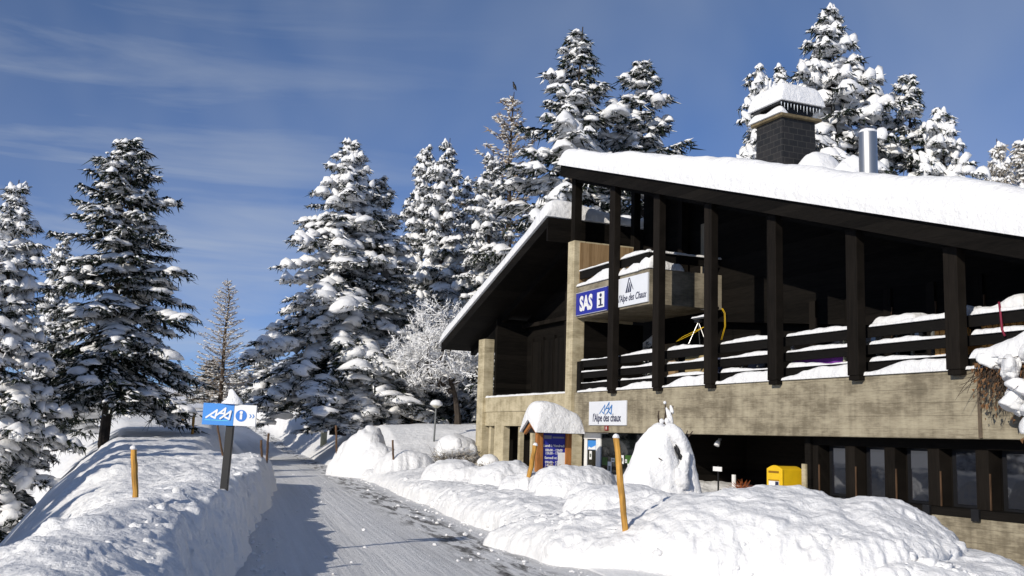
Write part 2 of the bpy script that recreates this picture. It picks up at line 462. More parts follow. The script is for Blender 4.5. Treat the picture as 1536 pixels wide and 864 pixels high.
def mat_road():
    """ice-grey packed snow with bare asphalt showing along one edge"""
    m, nt, b = mat_new('packed snow road')
    L, N = nt.links, nt.nodes
    uv = N.new('ShaderNodeUVMap'); uv.uv_map = 'uv'
    sp = N.new('ShaderNodeSeparateXYZ'); L.new(uv.outputs[0], sp.inputs[0])
    co = N.new('ShaderNodeTexCoord')
    def noise(scale, stretch, detail=8, rough=0.6, src=None):
        mp = N.new('ShaderNodeMapping'); mp.inputs['Scale'].default_value = stretch
        L.new(src or co.outputs['Object'], mp.inputs['Vector'])
        n = N.new('ShaderNodeTexNoise'); n.inputs['Scale'].default_value = scale; n.inputs['Detail'].default_value = detail; n.inputs['Roughness'].default_value = rough
        L.new(mp.outputs[0], n.inputs['Vector'])
        return n.outputs['Fac']
    def mth(op, a, c=None, clamp=False):
        n = N.new('ShaderNodeMath'); n.operation = op; n.use_clamp = clamp
        for i, v in enumerate((a, c)):
            if v is None: continue
            if isinstance(v, (int, float)): n.inputs[i].default_value = v
            else: L.new(v, n.inputs[i])
        return n.outputs[0]
    def ramp(v, lo, hi):
        n = N.new('ShaderNodeMapRange'); n.inputs['From Min'].default_value = lo; n.inputs['From Max'].default_value = hi
        L.new(v, n.inputs['Value']); return n.outputs['Result']
    tracks = noise(1.6, (1.5, 0.07, 1), src=uv.outputs[0])
    crumb = noise(14, (1, 1, 1), 8, 0.75)
    patch = noise(1.7, (2.2, 0.45, 1), 7, 0.65, src=uv.outputs[0])
    # bare strip is between 0.15 and 0.95 m from the right edge (u = 0 there, negative to the left)
    u = sp.outputs['X']
    band = mth('MULTIPLY', ramp(u, -0.80, -0.40), ramp(u, 0.42, 0.10))
    bare = mth('MULTIPLY', band, ramp(patch, 0.475, 0.57))
    bare2 = mth('MULTIPLY', ramp(tracks, 0.56, 0.70), 0.22)
    bare = mth('MAXIMUM', bare, bare2)
    bare = mth('MULTIPLY', bare, ramp(crumb, 0.30, 0.52))
    cr = N.new('ShaderNodeValToRGB')
    cr.color_ramp.elements[0].position = 0.32; cr.color_ramp.elements[0].color = (0.70, 0.70, 0.70, 1)
    cr.color_ramp.elements[1].position = 0.66; cr.color_ramp.elements[1].color = (0.90, 0.90, 0.90, 1)
    wav = mth('SINE', mth('MULTIPLY', mth('ADD', u, mth('MULTIPLY', tracks, 0.9)), 4.4))
    fine = noise(1.2, (9, 0.12, 1), 6, 0.6, src=uv.outputs[0])
    L.new(mth('ADD', mth('ADD', mth('MULTIPLY', crumb, 0.42), mth('MULTIPLY', tracks, 0.26)), mth('ADD', mth('MULTIPLY', wav, 0.07), mth('MULTIPLY', fine, 0.32))), cr.inputs['Fac'])
    mx = N.new('ShaderNodeMix'); mx.data_type = 'RGBA'
    L.new(bare, mx.inputs[0]); L.new(cr.outputs['Color'], mx.inputs[6]); mx.inputs[7].default_value = (0.055, 0.05, 0.042, 1)
    L.new(mx.outputs[2], b.inputs['Base Color'])
    b.inputs['Roughness'].default_value = 0.55
    set_in(b, 'Specular IOR Level', 0.3)
    bp = N.new('ShaderNodeBump'); bp.inputs['Strength'].default_value = 0.8; bp.inputs['Distance'].default_value = 0.05
    L.new(mth('ADD', crumb, mth('ADD', mth('MULTIPLY', fine, 0.9), mth('MULTIPLY', wav, 0.35))), bp.inputs['Height']); L.new(bp.outputs[0], b.inputs['Normal'])
    return m
ROAD = mat_road()

# ------------------------------------------------------------------ the terrain: snow ground and road
S_AX = np.array([0.39701268, -0.91781312]); T_AX = np.array([0.91781312, 0.39701268])
B_O = np.array([2.15073486, 34.4])
B_RZ = math.atan2(S_AX[1], S_AX[0])
def bpoint(s, t, z=0.0):
    p = B_O + S_AX * s + T_AX * t
    return np.array([p[0], p[1], z])
def xr(y):
    """right edge of the road"""
    y = np.asarray(y, float)
    return 0.64 - 0.25 * (y - 12.4) - 0.0022 * np.clip(y - 70, 0, None) ** 2
ROAD_W = 3.6
RIDGE = np.array([(6.2, 13.3), (5.7, 13.6), (5.1, 13.9), (4.4, 14.3), (3.2, 14.7), (2.1, 15.4), (1.4, 17.0), (0.5, 20.4), (-0.65, 25.0), (-1.8, 29.5), (-3.4, 36.0), (-4.6, 41.0)])
RIDGE_H = np.array([-0.2, 0.06, 0.44, 0.86, 0.98, 0.66, 0.55, 0.62, 0.52, 0.50, 0.48, 0.45])
# rounded heaps on the ridge: photo column, distance, crest height, half length along ridge, half depth
HEAPS = [(543, 42, 1.35, 1.1, 1.2), (560, 41, 1.85, 1.35, 1.25), (582, 40, 1.3, 1.0, 1.1), (600, 39, 0.85, 0.7, 0.9), (619, 36.5, 1.15, 0.95, 1.1), (640, 33.5, 0.6, 0.9, 1.0),
         (690, 29.2, 0.98, 0.95, 1.0), (724, 28.4, 0.86, 0.6, 1.0), (765, 25.9, 1.06, 1.0, 1.05), (812, 22.9, 0.98, 0.6, 1.0),
         (868, 20.9, 1.18, 1.15, 1.1), (905, 19.6, 0.90, 0.5, 0.95), (948, 16.9, 0.97, 1.0, 1.05), (1003, 16.0, 0.86, 0.55, 0.9),
         (1085, 15.2, 0.90, 1.3, 1.3), (1165, 14.7, 1.10, 1.35, 1.3), (1270, 14.4, 0.99, 1.3, 1.2), (1350, 14.0, 0.72, 0.8, 1.0)]
def ground(x, y, fine=True):
    x = np.atleast_1d(np.asarray(x, float)).ravel(); y = np.atleast_1d(np.asarray(y, float)).ravel()
    u = x - xr(y)
    v = -(u + ROAD_W)
    P2 = np.stack([x, y, np.zeros_like(x)], 1)
    wob = fbm(P2 * 0.45, 3, 3)
    # --- left of the road: ploughed bank, field behind it, and a drop to the left
    bankh = 0.98 - 0.016 * np.clip(y - 13, 0, 30) + 0.10 * wob
    bfoot = 0.30 + 0.18 * fbm(P2 * 0.8, 3, 9)
    bo = np.interp(y, [4, 7, 10, 14, 20, 30], [0.6, 0.72, 0.80, 0.50, 0.2, -0.4])
    bankprof = sstep(-0.5, 0.0, v - bo + bfoot - 0.3)
    nearw = 1 - sstep(31, 34, y)
    field = 0.74 + 0.0155 * np.clip(y - 15, 0, None) + 0.09 * wob
    crest = np.exp(-((v - bo - 0.4) / 0.6) ** 2)
    zl = nearw * (bankprof * (field * 0.98 + np.clip(bankh - field, 0, 1) * crest)) + (1 - nearw) * (field * sstep(-0.1, 2.2, v))
    fall0 = np.maximum(0.115 * y, 1.55) + 0.35 * wob
    fall = np.clip(v - fall0, 0, None)
    hollow = np.minimum(0.45 * fall * sstep(-0.4, 1.0, fall) + 0.12 * fall ** 2, 4.3 + 0.4 * wob)
    zl = zl - hollow * (1 - 0.92 * sstep(44, 72, y))
    zl = zl + 1.3 * sstep(44, 76, y) * sstep(0, 3, v)
    # --- right of the road: level apron near the camera, ridge, then building yard or rising slope
    bs = (x - B_O[0]) * S_AX[0] + (y - B_O[1]) * S_AX[1]
    bt = (x - B_O[0]) * T_AX[0] + (y - B_O[1]) * T_AX[1]
    yard = 0.62 - 1.25 * sstep(3, 14, bs)
    near = 1 - sstep(39, 47, y)
    side = sstep(0.3, 2.0, u)
    zr = side * yard * sstep(-5.5, -3.0, bt) * near + 0.06 * sstep(0.4, 1.3, u) * near * sstep(12.3, 14, y) * (1 - sstep(-6, -4.5, bt))
    up = np.clip(u - 0.4, 0, None)
    slope = 0.74 * np.minimum(up, 2.7) + 0.06 * np.clip(up - 2.7, 0, 30) + 0.14 * wob * sstep(0, 3, up)
    zr = zr + slope * sstep(40, 52, y)
    z = np.where(u > 0, zr, 0.0)
    z = np.where(v > -1.3, zl, z)
    z = z - 0.32 * sstep(5.2, 6.6, x) * sstep(8, 11, y) * (1 - sstep(19, 22, y))
    # far ground climbs
    z = z + sstep(75, 140, y) * (3.0 + 5.5 * sstep(-0.29, -0.21, x / np.maximum(y, 1)) ) * np.where(np.abs(u + 1.8) < 3, 0.6, 1)
    z = z + sstep(140, 330, y) * 6
    # ridge + heaps
    best = np.full_like(x, -50.0)
    for (a, b, ha, hb) in zip(RIDGE[:-1], RIDGE[1:], RIDGE_H[:-1], RIDGE_H[1:]):
        d = b - a; L2 = d @ d
        k = np.clip(((x - a[0]) * d[0] + (y - a[1]) * d[1]) / L2, 0, 1)
        dist = np.hypot(x - a[0] - k * d[0], y - a[1] - k * d[1])
        dist = dist + 0.16 * fbm(P2 * 1.1, 3, 21)
        hgt = (ha + (hb - ha) * k) * np.clip(1 - (np.clip(dist, 0, 9) / np.where(y + 0.35 * x > 16.6, 1.15, 1.75)) ** 3.4, 0, 1) ** 0.6
        best = np.maximum(best, np.where(hgt > 0, hgt, -50.0))
    zz = np.maximum(z, best)
    for (px, d, h, rx, ry) in HEAPS:
        cx = (px - 768) / FPX * d; cy = d
        # heaps lie along the ridge direction
        ang = math.atan2(-0.25, 1.0) if d > 17 else (math.radians(-60) if px < 1050 else math.radians(-78))
        dx, dy = x - cx, y - cy
        al = dx * math.sin(ang) + dy * math.cos(ang); ac = dx * math.cos(ang) - dy * math.sin(ang)
        r2 = (al / (rx * 1.15)) ** 2 + (ac / (ry * 0.95)) ** 2
        r2 = r2 * (1 + 0.35 * fbm(P2 * 1.3 + px, 2, 31))
        bump = -0.0 + h * (np.clip(1 - r2 ** 1.6, 0, 1) ** 0.62 if h < 1.2 else np.clip(1 - r2 ** 1.15, 0, 1) ** 1.05 * (1 + 0.16 * fbm(P2 * 2.6 + 5, 3, 33)))
        k = 0.10
        m = np.clip(0.5 + 0.5 * (bump - zz) / k, 0, 1)
        zz = np.where(bump > 0, zz * (1 - m) + bump * m + k * m * (1 - m) * 0.5, zz)
    z = zz
    road_in = (u < 0.85) & (v < 0.0) & (y > -20)
    if fine:
        rough = np.clip(z / 0.5, 0, 1) * (1 - sstep(30, 60, y))
        z = z + rough * (0.10 * fbm(P2 * 1.6, 3, 41) + 0.055 * fbm(P2 * 3.6, 3, 43) + 0.02 * fbm(P2 * 8.0, 3, 45))
    z = np.where(road_in, np.minimum(z, z - 0.05 * (1 - np.clip(z / 0.05, 0, 1))), z)
    return z
def ground_hit(px, py, d0=5.0, d1=140.0):
    """where the sight line of a photo pixel meets the snow"""
    ds = np.linspace(d0, d1, 2600)
    r = ray(px, py)
    P = EYE[None, :] + r[None, :] * (ds / r[1])[:, None]
    g = ground(P[:, 0], P[:, 1], False)
    hit = np.nonzero(P[:, 2] <= g)[0]
    i = hit[0] if len(hit) else len(ds) - 1
    return np.array([P[i, 0], P[i, 1], g[i]])
def gz(x, y):
    return float(ground(x, y)[0])

def build_ground():
    A = np.concatenate([np.linspace(-179, -62, 40), np.linspace(-60, -33, 70), np.linspace(-32.5, 34, 940), np.linspace(34.5, 60, 70), np.linspace(62, 179, 40)])
    R = np.concatenate([[0.5, 1.5, 3.0], np.geomspace(4.5, 10.9, 130), np.geomspace(11, 31, 460), np.geomspace(31.2, 95, 210), np.geomspace(98, 700, 70)])
    a = np.radians(A)
    X = R[:, None] * np.sin(a)[None, :]; Y = R[:, None] * np.cos(a)[None, :]
    sh = X.shape
    Z = np.zeros(X.size)
    xf, yf = X.ravel(), Y.ravel()
    step = 100000
    for i in range(0, X.size, step):
        Z[i:i + step] = ground(xf[i:i + step], yf[i:i + step])
    # the ploughed faces get sideways relief too: push points along the slope normal
    Zg = Z.reshape(sh)
    nr, nc = sh
    V = np.stack([xf, yf, Z], 1)
    du = np.zeros((nr, nc, 3)); dv = np.zeros((nr, nc, 3))
    G = V.reshape(nr, nc, 3)
    du[:, 1:-1] = G[:, 2:] - G[:, :-2]; dv[1:-1] = G[2:] - G[:-2]
    N = np.cross(du, dv); N /= (np.linalg.norm(N, axis=2, keepdims=True) + 1e-9)
    N[N[..., 2] < 0] *= -1
    steep = (1 - np.clip(N[..., 2], 0, 1)).ravel()
    dist = np.hypot(xf, yf)
    m = (steep > 0.03) & (dist < 48) & (dist > 4)
    Pm = V[m]
    q = Pm * np.array([1, 1, 0.45])
    amt = np.clip(steep[m] * 2.2, 0, 1) * (0.11 * fbm(q * np.array([3.0, 3.0, 1.4]), 3, 61) + 0.13 * (0.45 - np.abs(fbm(q * np.array([5.5, 5.5, 3.6]), 3, 65))) + 0.03 * fbm(q * 17, 2, 68))
    amt = amt * np.clip((V[m][:, 2] - 0.04) / 0.22, 0, 1)
    V[m] += N.reshape(-1, 3)[m] * amt[:, None]
    idx = np.arange(nr * nc).reshape(nr, nc)
    F = np.stack([idx[:-1, :-1], idx[:-1, 1:], idx[1:, 1:], idx[1:, :-1]], -1).reshape(-1, 4)
    me = mesh_np('snow_ground', V, F[:, ::-1], True)
    tag(link('snow_ground', me, SNOW), kind='structure')
build_ground()

def build_road():
    ys = np.concatenate([np.linspace(-25, 6, 30), np.linspace(6.2, 60, 420), np.linspace(60.5, 150, 120)])
    us = np.linspace(-ROAD_W - 0.35, 0.9, 66)
    V, UV = [], []
    for y in ys:
        ex = max(0.0, (11.6 - y)) * 6.0 if y < 11.6 else 0.0
        for k, u in enumerate(us):
            uu = u
            if ex > 0 and u > 0: uu = u + min(ex, 14.0) * (u / 0.9)
            V.append((float(xr(y)) + uu, y, 0.0)); UV.append((uu, y))
    V = np.array(V)
    far = sstep(75, 140, V[:, 1]) * (3.0 + 5.5 * sstep(-0.29, -0.21, V[:, 0] / np.maximum(V[:, 1], 1))) * 0.6
    V[:, 2] = 0.012 + far + 0.018 * fbm(V * np.array([1.8, 0.5, 1]), 3, 71) + 0.008 * fbm(V * 6, 2, 75)
    nr, nc = len(ys), len(us)
    idx = np.arange(nr * nc).reshape(nr, nc)
    F = np.stack([idx[:-1, :-1], idx[:-1, 1:], idx[1:, 1:], idx[1:, :-1]], -1).reshape(-1, 4)
    me = mesh_np('road', V, F, True)
    uvl = me.uv_layers.new(name='uv')
    li = np.empty(len(me.loops), np.int32); me.loops.foreach_get('vertex_index', li)
    uvl.data.foreach_set('uv', np.array(UV, np.float32)[li].ravel())
    tag(link('road', me, ROAD), kind='structure')
build_road()

# ------------------------------------------------------------------ snow shapes
def snow_slab(x0, x1, y0, y1, zbot, thick, nx, ny, seed=0, amp=0.03, over=0.02, pw=6.0, lump=1.2, wave=0.22, rimk=0.75):
    """a lying sheet of snow: flat underside, rounded rims, uneven top. zbot, thick: functions of (x, y) arrays"""
    U = np.linspace(-1, 1, nx); W = np.linspace(-1, 1, ny)
    # crowd points towards the rims
    U = np.sin(U * math.pi / 2 * 0.98) / math.sin(math.pi / 2 * 0.98); W = np.sin(W * math.pi / 2 * 0.98) / math.sin(math.pi / 2 * 0.98)
    uu, ww = np.meshgrid(U, W, indexing='ij')
    X = (x0 + x1) / 2 + uu * ((x1 - x0) / 2 + over); Y = (y0 + y1) / 2 + ww * ((y1 - y0) / 2 + over)
    sh = X.shape
    xf, yf = X.ravel(), Y.ravel()
    hx, hy = (x1 - x0) / 2, (y1 - y0) / 2
    th = thick(xf, yf)
    rim = rimk * np.maximum(th, 0.03)
    ex = np.clip((1 - np.abs(uu.ravel())) * hx / rim, 0, 1); ey = np.clip((1 - np.abs(ww.ravel())) * hy / rim, 0, 1)
    e = (1 - (1 - ex) ** 2.4) ** 0.5 * (1 - (1 - ey) ** 2.4) ** 0.5
    zb = zbot(xf, yf)
    P = np.stack([xf * lump, yf * lump, np.zeros_like(xf)], 1)
    zt = zb + th * e * (1 + wave * fbm(P + seed * 3.7, 3, seed)) + amp * fbm(P * 4 + seed, 3, seed + 3) * e
    zt = np.maximum(zt, zb + 0.001)
    top = np.stack([xf, yf, zt], 1); bot = np.stack([xf, yf, zb - 0.004], 1)
    n = nx * ny
    idx = np.arange(n).reshape(nx, ny)
    F1 = np.stack([idx[:-1, :-1], idx[1:, :-1], idx[1:, 1:], idx[:-1, 1:]], -1).reshape(-1, 4)
    F2 = F1[:, ::-1] + n
    rimi = np.concatenate([idx[:, 0], idx[-1, 1:], idx[-2::-1, -1], idx[0, -2:0:-1]])
    r2 = np.roll(rimi, -1)
    F3 = np.stack([rimi, rimi + n, r2 + n, r2], -1)
    return np.concatenate([top, bot]), np.concatenate([F1, F2, F3])
def snow_obj(name, parent, *a, mat=None, **k):
    V, F = snow_slab(*a, **k)
    return link(name, mesh_np(name, V, F, True), mat or SNOW, parent)
def const(c): return lambda x, y: np.full_like(x, c)

def ico(sub):
    import bmesh
    bm = bmesh.new(); bmesh.ops.create_icosphere(bm, subdivisions=sub, radius=1.0)
    V = np.array([v.co[:] for v in bm.verts]); F = np.array([[v.index for v in f.verts] for f in bm.faces])
    bm.free(); return V, F
ICO1, ICO2, ICO3 = ico(1), ico(2), ico(3)
def blobs(centers, radii, yaw, pitch, seed, sub=2, amp=0.28, flat=0.35, freq=1.7, drape=0.0):
    """many lumpy snow pillows in one array; radii (k,3): along, across, up"""
    V0, F0 = (ICO1, ICO2, ICO3)[sub - 1]
    k, n = len(centers), len(V0)
    off = np.random.RandomState(seed).rand(k, 1, 3) * 90
    Q = (V0[None] * freq + off).reshape(-1, 3)
    d = 1 + amp * (vnoise(Q, seed) + 0.6 * vnoise(Q * 2.3, seed + 1)).reshape(k, n, 1)
    V = V0[None] * d
    V = V * np.where(V[..., 2:3] < 0, np.array([1, 1, flat]), 1.0)
    if drape: V[..., 2] -= drape * (V[..., 0] ** 2 * 0.8 + V[..., 1] ** 2) 
    V = V * radii[:, None, :]
    cp, sp_ = np.cos(pitch)[:, None], np.sin(pitch)[:, None]
    x, y, z = V[..., 0], V[..., 1], V[..., 2]
    x2 = x * cp - z * sp_; z2 = x * sp_ + z * cp
    c, s = np.cos(yaw)[:, None], np.sin(yaw)[:, None]
    Vw = np.stack([x2 * c - y * s, x2 * s + y * c, z2], -1) + centers[:, None, :]
    F = F0[None] + (np.arange(k) * n)[:, None, None]
    return Vw.reshape(-1, 3), F.reshape(-1, 3)

# ------------------------------------------------------------------ the chalet (local x along the facade towards the camera, y into the building)
CH = thing('chalet', 'large dark timber and concrete alpine building with snow loaded sloping roofs and a long balcony', 'building', (B_O[0], B_O[1], 0), B_RZ)
ROOF_K = 0.301
def roof_z(s): return 10.83 - ROOF_K * (s + 0.29) + 0.06
S_END = 23.5

# concrete
bevel(MB().box(0.0, 16.46, 0.0, 0.30, 1.91, 3.20).build('parapet', CONC, CH), 0.02)
bevel(MB().box(16.50, S_END, 0.006, 0.30, 1.915, 3.20).build('parapet', CONC, CH), 0.02)
b = MB().box(16.44, 16.52, -0.012, 0.02, 1.93, 3.19)
b.build('joint_cover', mat_plain('rust brown joint strip', (0.12, 0.09, 0.06), 0.8, var=0.3), CH)
fin = MB().box(-0.46, 0.0, -0.12, 0.34, -0.6, 8.30).box(-0.46, 0.0, 0.342, 2.2, 5.60, 8.297)
MB().box(-0.44, -0.02, 0.345, 2.6, -0.6, 5.598).build('inner_wall', WOOD, CH)
bevel(fin.build('end_wall', CONC_PALE, CH), 0.025)
MB().box(0.004, 0.03, 0.10, 2.15, 6.85, 8.24).build('wall_panel', PANELW, CH)
col = MB().box(-8.42, -7.80, -0.10, 0.35, -0.6, 5.55)
bevel(col.build('corner_column', CONC_PALE, CH), 0.025)
MB().box(-7.80, -0.46, 0.0, 0.28, 2.64, 3.20).build('concrete_band', CONC_PALE, CH)
lw = MB()
lw.box(-7.80, -0.46, 0.035, 0.28, 2.10, 2.64)
lw.box(-6.80, -5.88, 0.035, 0.28, -0.6, 2.10)
for s in (-7.45, -4.62, -3.55, -2.4, -1.3):
    lw.box(s - 0.10, s + 0.10, 0.12, 0.27, -0.6, 2.098)
lw.box(-8.4, -7.802, 0.36, 0.5, -0.6, 2.1)
lw.build('lower_wall', CONC_PALE, CH)
MB().box(-7.8, -0.46, 1.1, 1.2, -0.6, 2.6).build('cellar_wall', WOODV, CH)
# balcony and floor slabs
MB().box(0.0, S_END, 0.302, 3.3, 2.60, 3.02).build('floor_slab', CONC, CH)
MB().box(-7.8, -0.46, 0.282, 2.0, 2.66, 3.1).build('floor_slab', CONC, CH)
# the upper corner balcony
ub = MB()
ub.box(0.0, 4.62, 0.04, 0.26, 5.66, 6.72)
ub.box(4.40, 4.62, 0.262, 2.6, 5.68, 6.74)
ub.box(0.0, 4.40, 0.262, 2.6, 5.70, 5.95)
bevel(ub.build('corner_balcony', mat_concrete('weathered grey concrete', (0.19, 0.165, 0.12), (0.40, 0.35, 0.26), 5.0), CH), 0.02)
# timber walls
w = MB()
w.box(0.0, S_END, 3.0, 3.2, 3.02, 4.2)
w.box(0.0, S_END, 2.99, 3.2, 4.2, 5.9)
w.build('timber_wall', WOOD, CH)
MB().prism_xz([(-0.1, 5.8), (S_END, 3.4), (S_END, roof_z(S_END) - 0.35), (-0.1 , roof_z(0) - 0.35)], 2.62, 2.95).build('upper_wall', WOOD, CH)
lz = lambda s: 9.15 - 0.351 * (-0.83 - s)
MB().prism_xz([(-7.8, 3.1), (-0.47, 3.1), (-0.47, 8.6), (-0.9, lz(-0.9) - 0.4), (-7.8, lz(-7.8) - 0.35)], 1.7, 1.85).build('gable_wall', WOOD, CH)
MB().box(-7.79, -7.6, 0.36, 6.0, 3.1, lz(-7.6) - 0.4).build('side_wall', WOOD, CH)
MB().box(-8.3, -8.1, 0.36, 8.0, -0.6, 3.1).build('side_wall', CONC_PALE, CH)
# dark shutters and rail of the loggia
for k, s in enumerate((-6.9, -5.9, -4.9)):
    d = MB().box(s, s + 0.82, 1.62, 1.697, 3.15, 5.45).build('shutter', WOODV, CH)
    MB().box(s - 0.07, s - 0.01, 1.60, 1.70, 3.12, 5.6).build('shutter_frame', POST, d)
MB().box(-3.85, -3.7, 1.5, 1.69, 3.1, 7.6).build('post', POST, CH)
MB().box(-7.8, -0.5, 1.45, 1.69, 6.05, 6.2).build('beam', POST, CH)
for z in (4.75, 4.05):
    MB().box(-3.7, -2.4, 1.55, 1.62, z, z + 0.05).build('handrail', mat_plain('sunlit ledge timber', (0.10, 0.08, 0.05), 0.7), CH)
snow_obj('sill_snow', CH, -7.75, -0.5, 0.02, 0.30, const(3.2), const(0.07), 90, 8, seed=4, amp=0.02)

# ground floor: shop front, deep porch, row of windows
sh = MB()
sh.box(1.17, 4.4, 0.42, 0.52, -0.6, 1.90)
SHOPG = mat_plain('dark shop glass', (0.006, 0.008, 0.008), 0.03, spec=0.35, var=0.1)
sh.build('shop_window', SHOPG, CH)
MB().box(4.4, 4.6, 0.45, 3.6, -0.6, 2.59).build('porch_wall', WOOD, CH)
MB().box(4.4, 11.3, 3.5, 3.7, -0.6, 2.59).build('porch_wall', WOOD, CH)
MB().box(11.12, 11.32, 0.35, 3.6, -0.6, 2.59).build('porch_wall', WOOD, CH)
MB().box(11.06, 11.20, 0.30, 0.348, -0.3, 1.28).build('porch_post', CONC_PALE, CH)
dr = MB()
dr.box(0.01, 0.20, 0.40, 0.47, -0.5, 1.70)
dr.box(0.86, 1.16, 0.38, 0.46, -0.5, 1.70)
dr.box(0.01, 1.16, 0.38, 0.47, 1.702, 1.88)
dr.box(0.0, 1.6, 0.10, 0.46, 1.882, 1.905)
bevel(dr.build('door_frame', WHITE, CH), 0.01)
MB().box(0.20, 0.86, 0.43, 0.46, -0.4, 1.70).build('door_glass', SHOPG, CH)
base = MB().box(11.3, S_END, 0.26, 0.75, -1.2, 0.45)
bevel(base.build('base_wall', CONC, CH), 0.02)
MB().box(11.33, S_END, 0.72, 0.80, 0.45, 2.59).build('lower_timber_wall', WOODV, CH)
MB().box(11.33, S_END, 0.24, 0.72, 0.452, 0.60).build('window_sill', WOOD, CH)
MB().box(11.33, S_END, 0.40, 0.715, 1.72, 2.59).build('window_head', WOOD, CH)
WINS = [11.62 + 1.19 * k for k in range(10)]
for k, s in enumerate(WINS):
    f = MB().box(s - 0.02, s + 0.72, 0.66, 0.716, 0.604, 1.716)
    f = f.build('lower_window', BLACK, CH)
    MB().box(s + 0.10, s + 0.66, 0.64, 0.657, 0.66, 1.66).build('pane', GLASS, f)
    MB().box(s - 0.42, s - 0.12, 0.42, 0.712, 0.606, 1.716).build('window_fin', POST, CH)
    MB().box(s - 0.36, s - 0.18, 0.19, 0.235, 0.40, 0.62).build('sill_bracket', BLACK, CH)
    MB().box(s - 0.118, s - 0.10, 0.42, 0.45, 0.606, 1.28).build('sunlit_fin_edge', OCHRE_DK, CH)  # thin brown strip, coloured to stand for the fin's sunlit edge
# upper windows on the balcony's back wall
for k, s in enumerate([9.05 + 1.36 * k for k in range(10)]):
    f = MB().box(s - 0.12, s + 0.50, 2.88, 2.955, 4.0, 5.46).build('balcony_window', BLACK, CH)
    MB().box(s - 0.02, s + 0.40, 2.86, 2.877, 4.3, 5.38).build('pane', GLASS, f)
    MB().box(s - 0.40, s - 0.16, 2.55, 2.955, 3.1, 5.5).build('window_fin', POST, CH)
    MB().box(s - 0.158, s - 0.13, 2.56, 2.60, 4.0, 5.05).build('sunlit_fin_edge', OCHRE_DK, CH)  # sunlit edge of the balcony fin, put in as a coloured strip
# pale boards of the upper window, boards glimpsed behind the balcony
PALEB = mat_planks('pale window boards', (0.20, 0.17, 0.12), (0.40, 0.34, 0.25), 0.1, 'X')
MB().box(2.30, 2.62, 2.54, 2.615, 6.6, 8.30).build('window_board', PALEB, CH)
MB().box(3.55, 3.88, 2.54, 2.615, 6.5, 8.5).build('window_board', PALEB, CH)
MB().box(1.15, 1.45, 2.54, 2.615, 6.2, 7.75).build('window_board', PALEB, CH)
MB().box(1.0, 1.04, 2.2, 2.24, 6.2, 7.95).build('thin_stake', OCHRE, CH)
MB().box(0.6, 1.7, 2.80, 2.93, 3.1, 4.9).build('lit_board', PANELW, CH)
MB().box(2.3, 3.9, 2.80, 2.93, 3.1, 4.75).build('lit_board', mat_plain('ochre wall board', (0.38, 0.29, 0.14), 0.7, var=0.2), CH)

# posts: equal bays of 2.66 m
PS = [2.72, 5.36, 7.95, 10.62, 13.36, 16.06, 18.75, 21.4]
for s in PS:
    zt = roof_z(s) - 0.40
    p = MB()
    p.box(s - 0.155, s + 0.155, -0.17, -0.002, 3.10, 3.20)
    p.box(s - 0.17, s + 0.17, -0.19, 0.03, 3.202, zt)
    bevel(p.build('post', POST, CH), 0.012)
    MB().box(s - 0.20, s + 0.20, -0.20, 0.17, zt + 0.002, zt + 0.2).build('post_bracket', WOOD, CH)
MB().box(-0.30, -0.02, -0.10, 0.16, 8.302, roof_z(-0.15) - 0.36).build('post', POST, CH)
for (s, t) in ((1.3, 2.4), (-0.1, 2.3), (2.75, 2.4)):
    MB().box(s - 0.12, s + 0.12, t - 0.12, t + 0.12, 6.0, roof_z(s) - 0.36).build('post', POST, CH)
# balcony rails with their snow
bays = [0.05] + PS
MB().box(0.06, 0.30, 0.05, 0.16, 3.2, 4.22).build('rail_post', RAILW, CH)
rsd = np.random.RandomState(11)
for z0, z1 in ((4.02, 4.24), (3.66, 3.86), (3.30, 3.50)):
    MB().box(0.08, S_END, 0.142, 0.20, z0, z1).build('rail', RAILW, CH)
for k in range(len(bays) - 1):
    a, c = bays[k] + 0.2, bays[k + 1] - 0.17
    for j, (zt, th) in enumerate(((4.24, 0.10), (3.86, 0.09), (3.50, 0.08))):
        if k == 0: th *= 0.5
        ph = rsd.rand() * 6
        snow_obj('rail_snow', CH, a, c, 0.10, 0.25, const(zt + 0.002), (lambda x, y, th=th, ph=ph: th * (0.85 + 0.4 * np.sin(x * 2.3 + ph))), 60, 7, seed=k * 3 + j, amp=0.025, over=0.01)
    # snow heaped on the concrete between the posts, higher towards the right of each bay
    snow_obj('parapet_snow', CH, bays[k] + (0.10 if k else 0.25), c + 0.02, -0.04, 0.135, const(3.203),
             (lambda x, y, a=a, c=c, k=k: (0.06 + (0.30 if k > 1 else (0.16 if k == 1 else 0.05)) * sstep(0, 0.55, (x - a) / (c - a)))), 60, 12, seed=40 + k, amp=0.03, over=0.01)
# rail of the upper balcony
MB().box(0.03, 4.50, 0.10, 0.16, 6.98, 7.24).build('rail', RAILW, CH)
MB().box(4.44, 4.50, 0.162, 2.6, 6.98, 7.24).build('rail', RAILW, CH)
snow_obj('rail_snow', CH, 0.1, 2.5, 0.06, 0.20, const(7.242), const(0.05), 50, 7, seed=60, amp=0.02)
snow_obj('rail_snow', CH, 2.9, 5.15 - 0.7, 0.06, 0.22, const(7.242), (lambda x, y: 0.06 + 0.10 * np.abs(np.sin(x * 2.2))), 50, 7, seed=61, amp=0.03)
snow_obj('rail_snow', CH, 4.38, 4.56, 0.25, 2.6, const(7.242), const(0.06), 8, 50, seed=62, amp=0.02)
snow_obj('balcony_snow', CH, 0.05, 2.5, 0.02, 0.30, const(6.722), (lambda x, y: 0.08 + 0.42 * np.exp(-((x - 1.9) / 0.8) ** 2)), 60, 14, seed=63, amp=0.05, over=0.04)
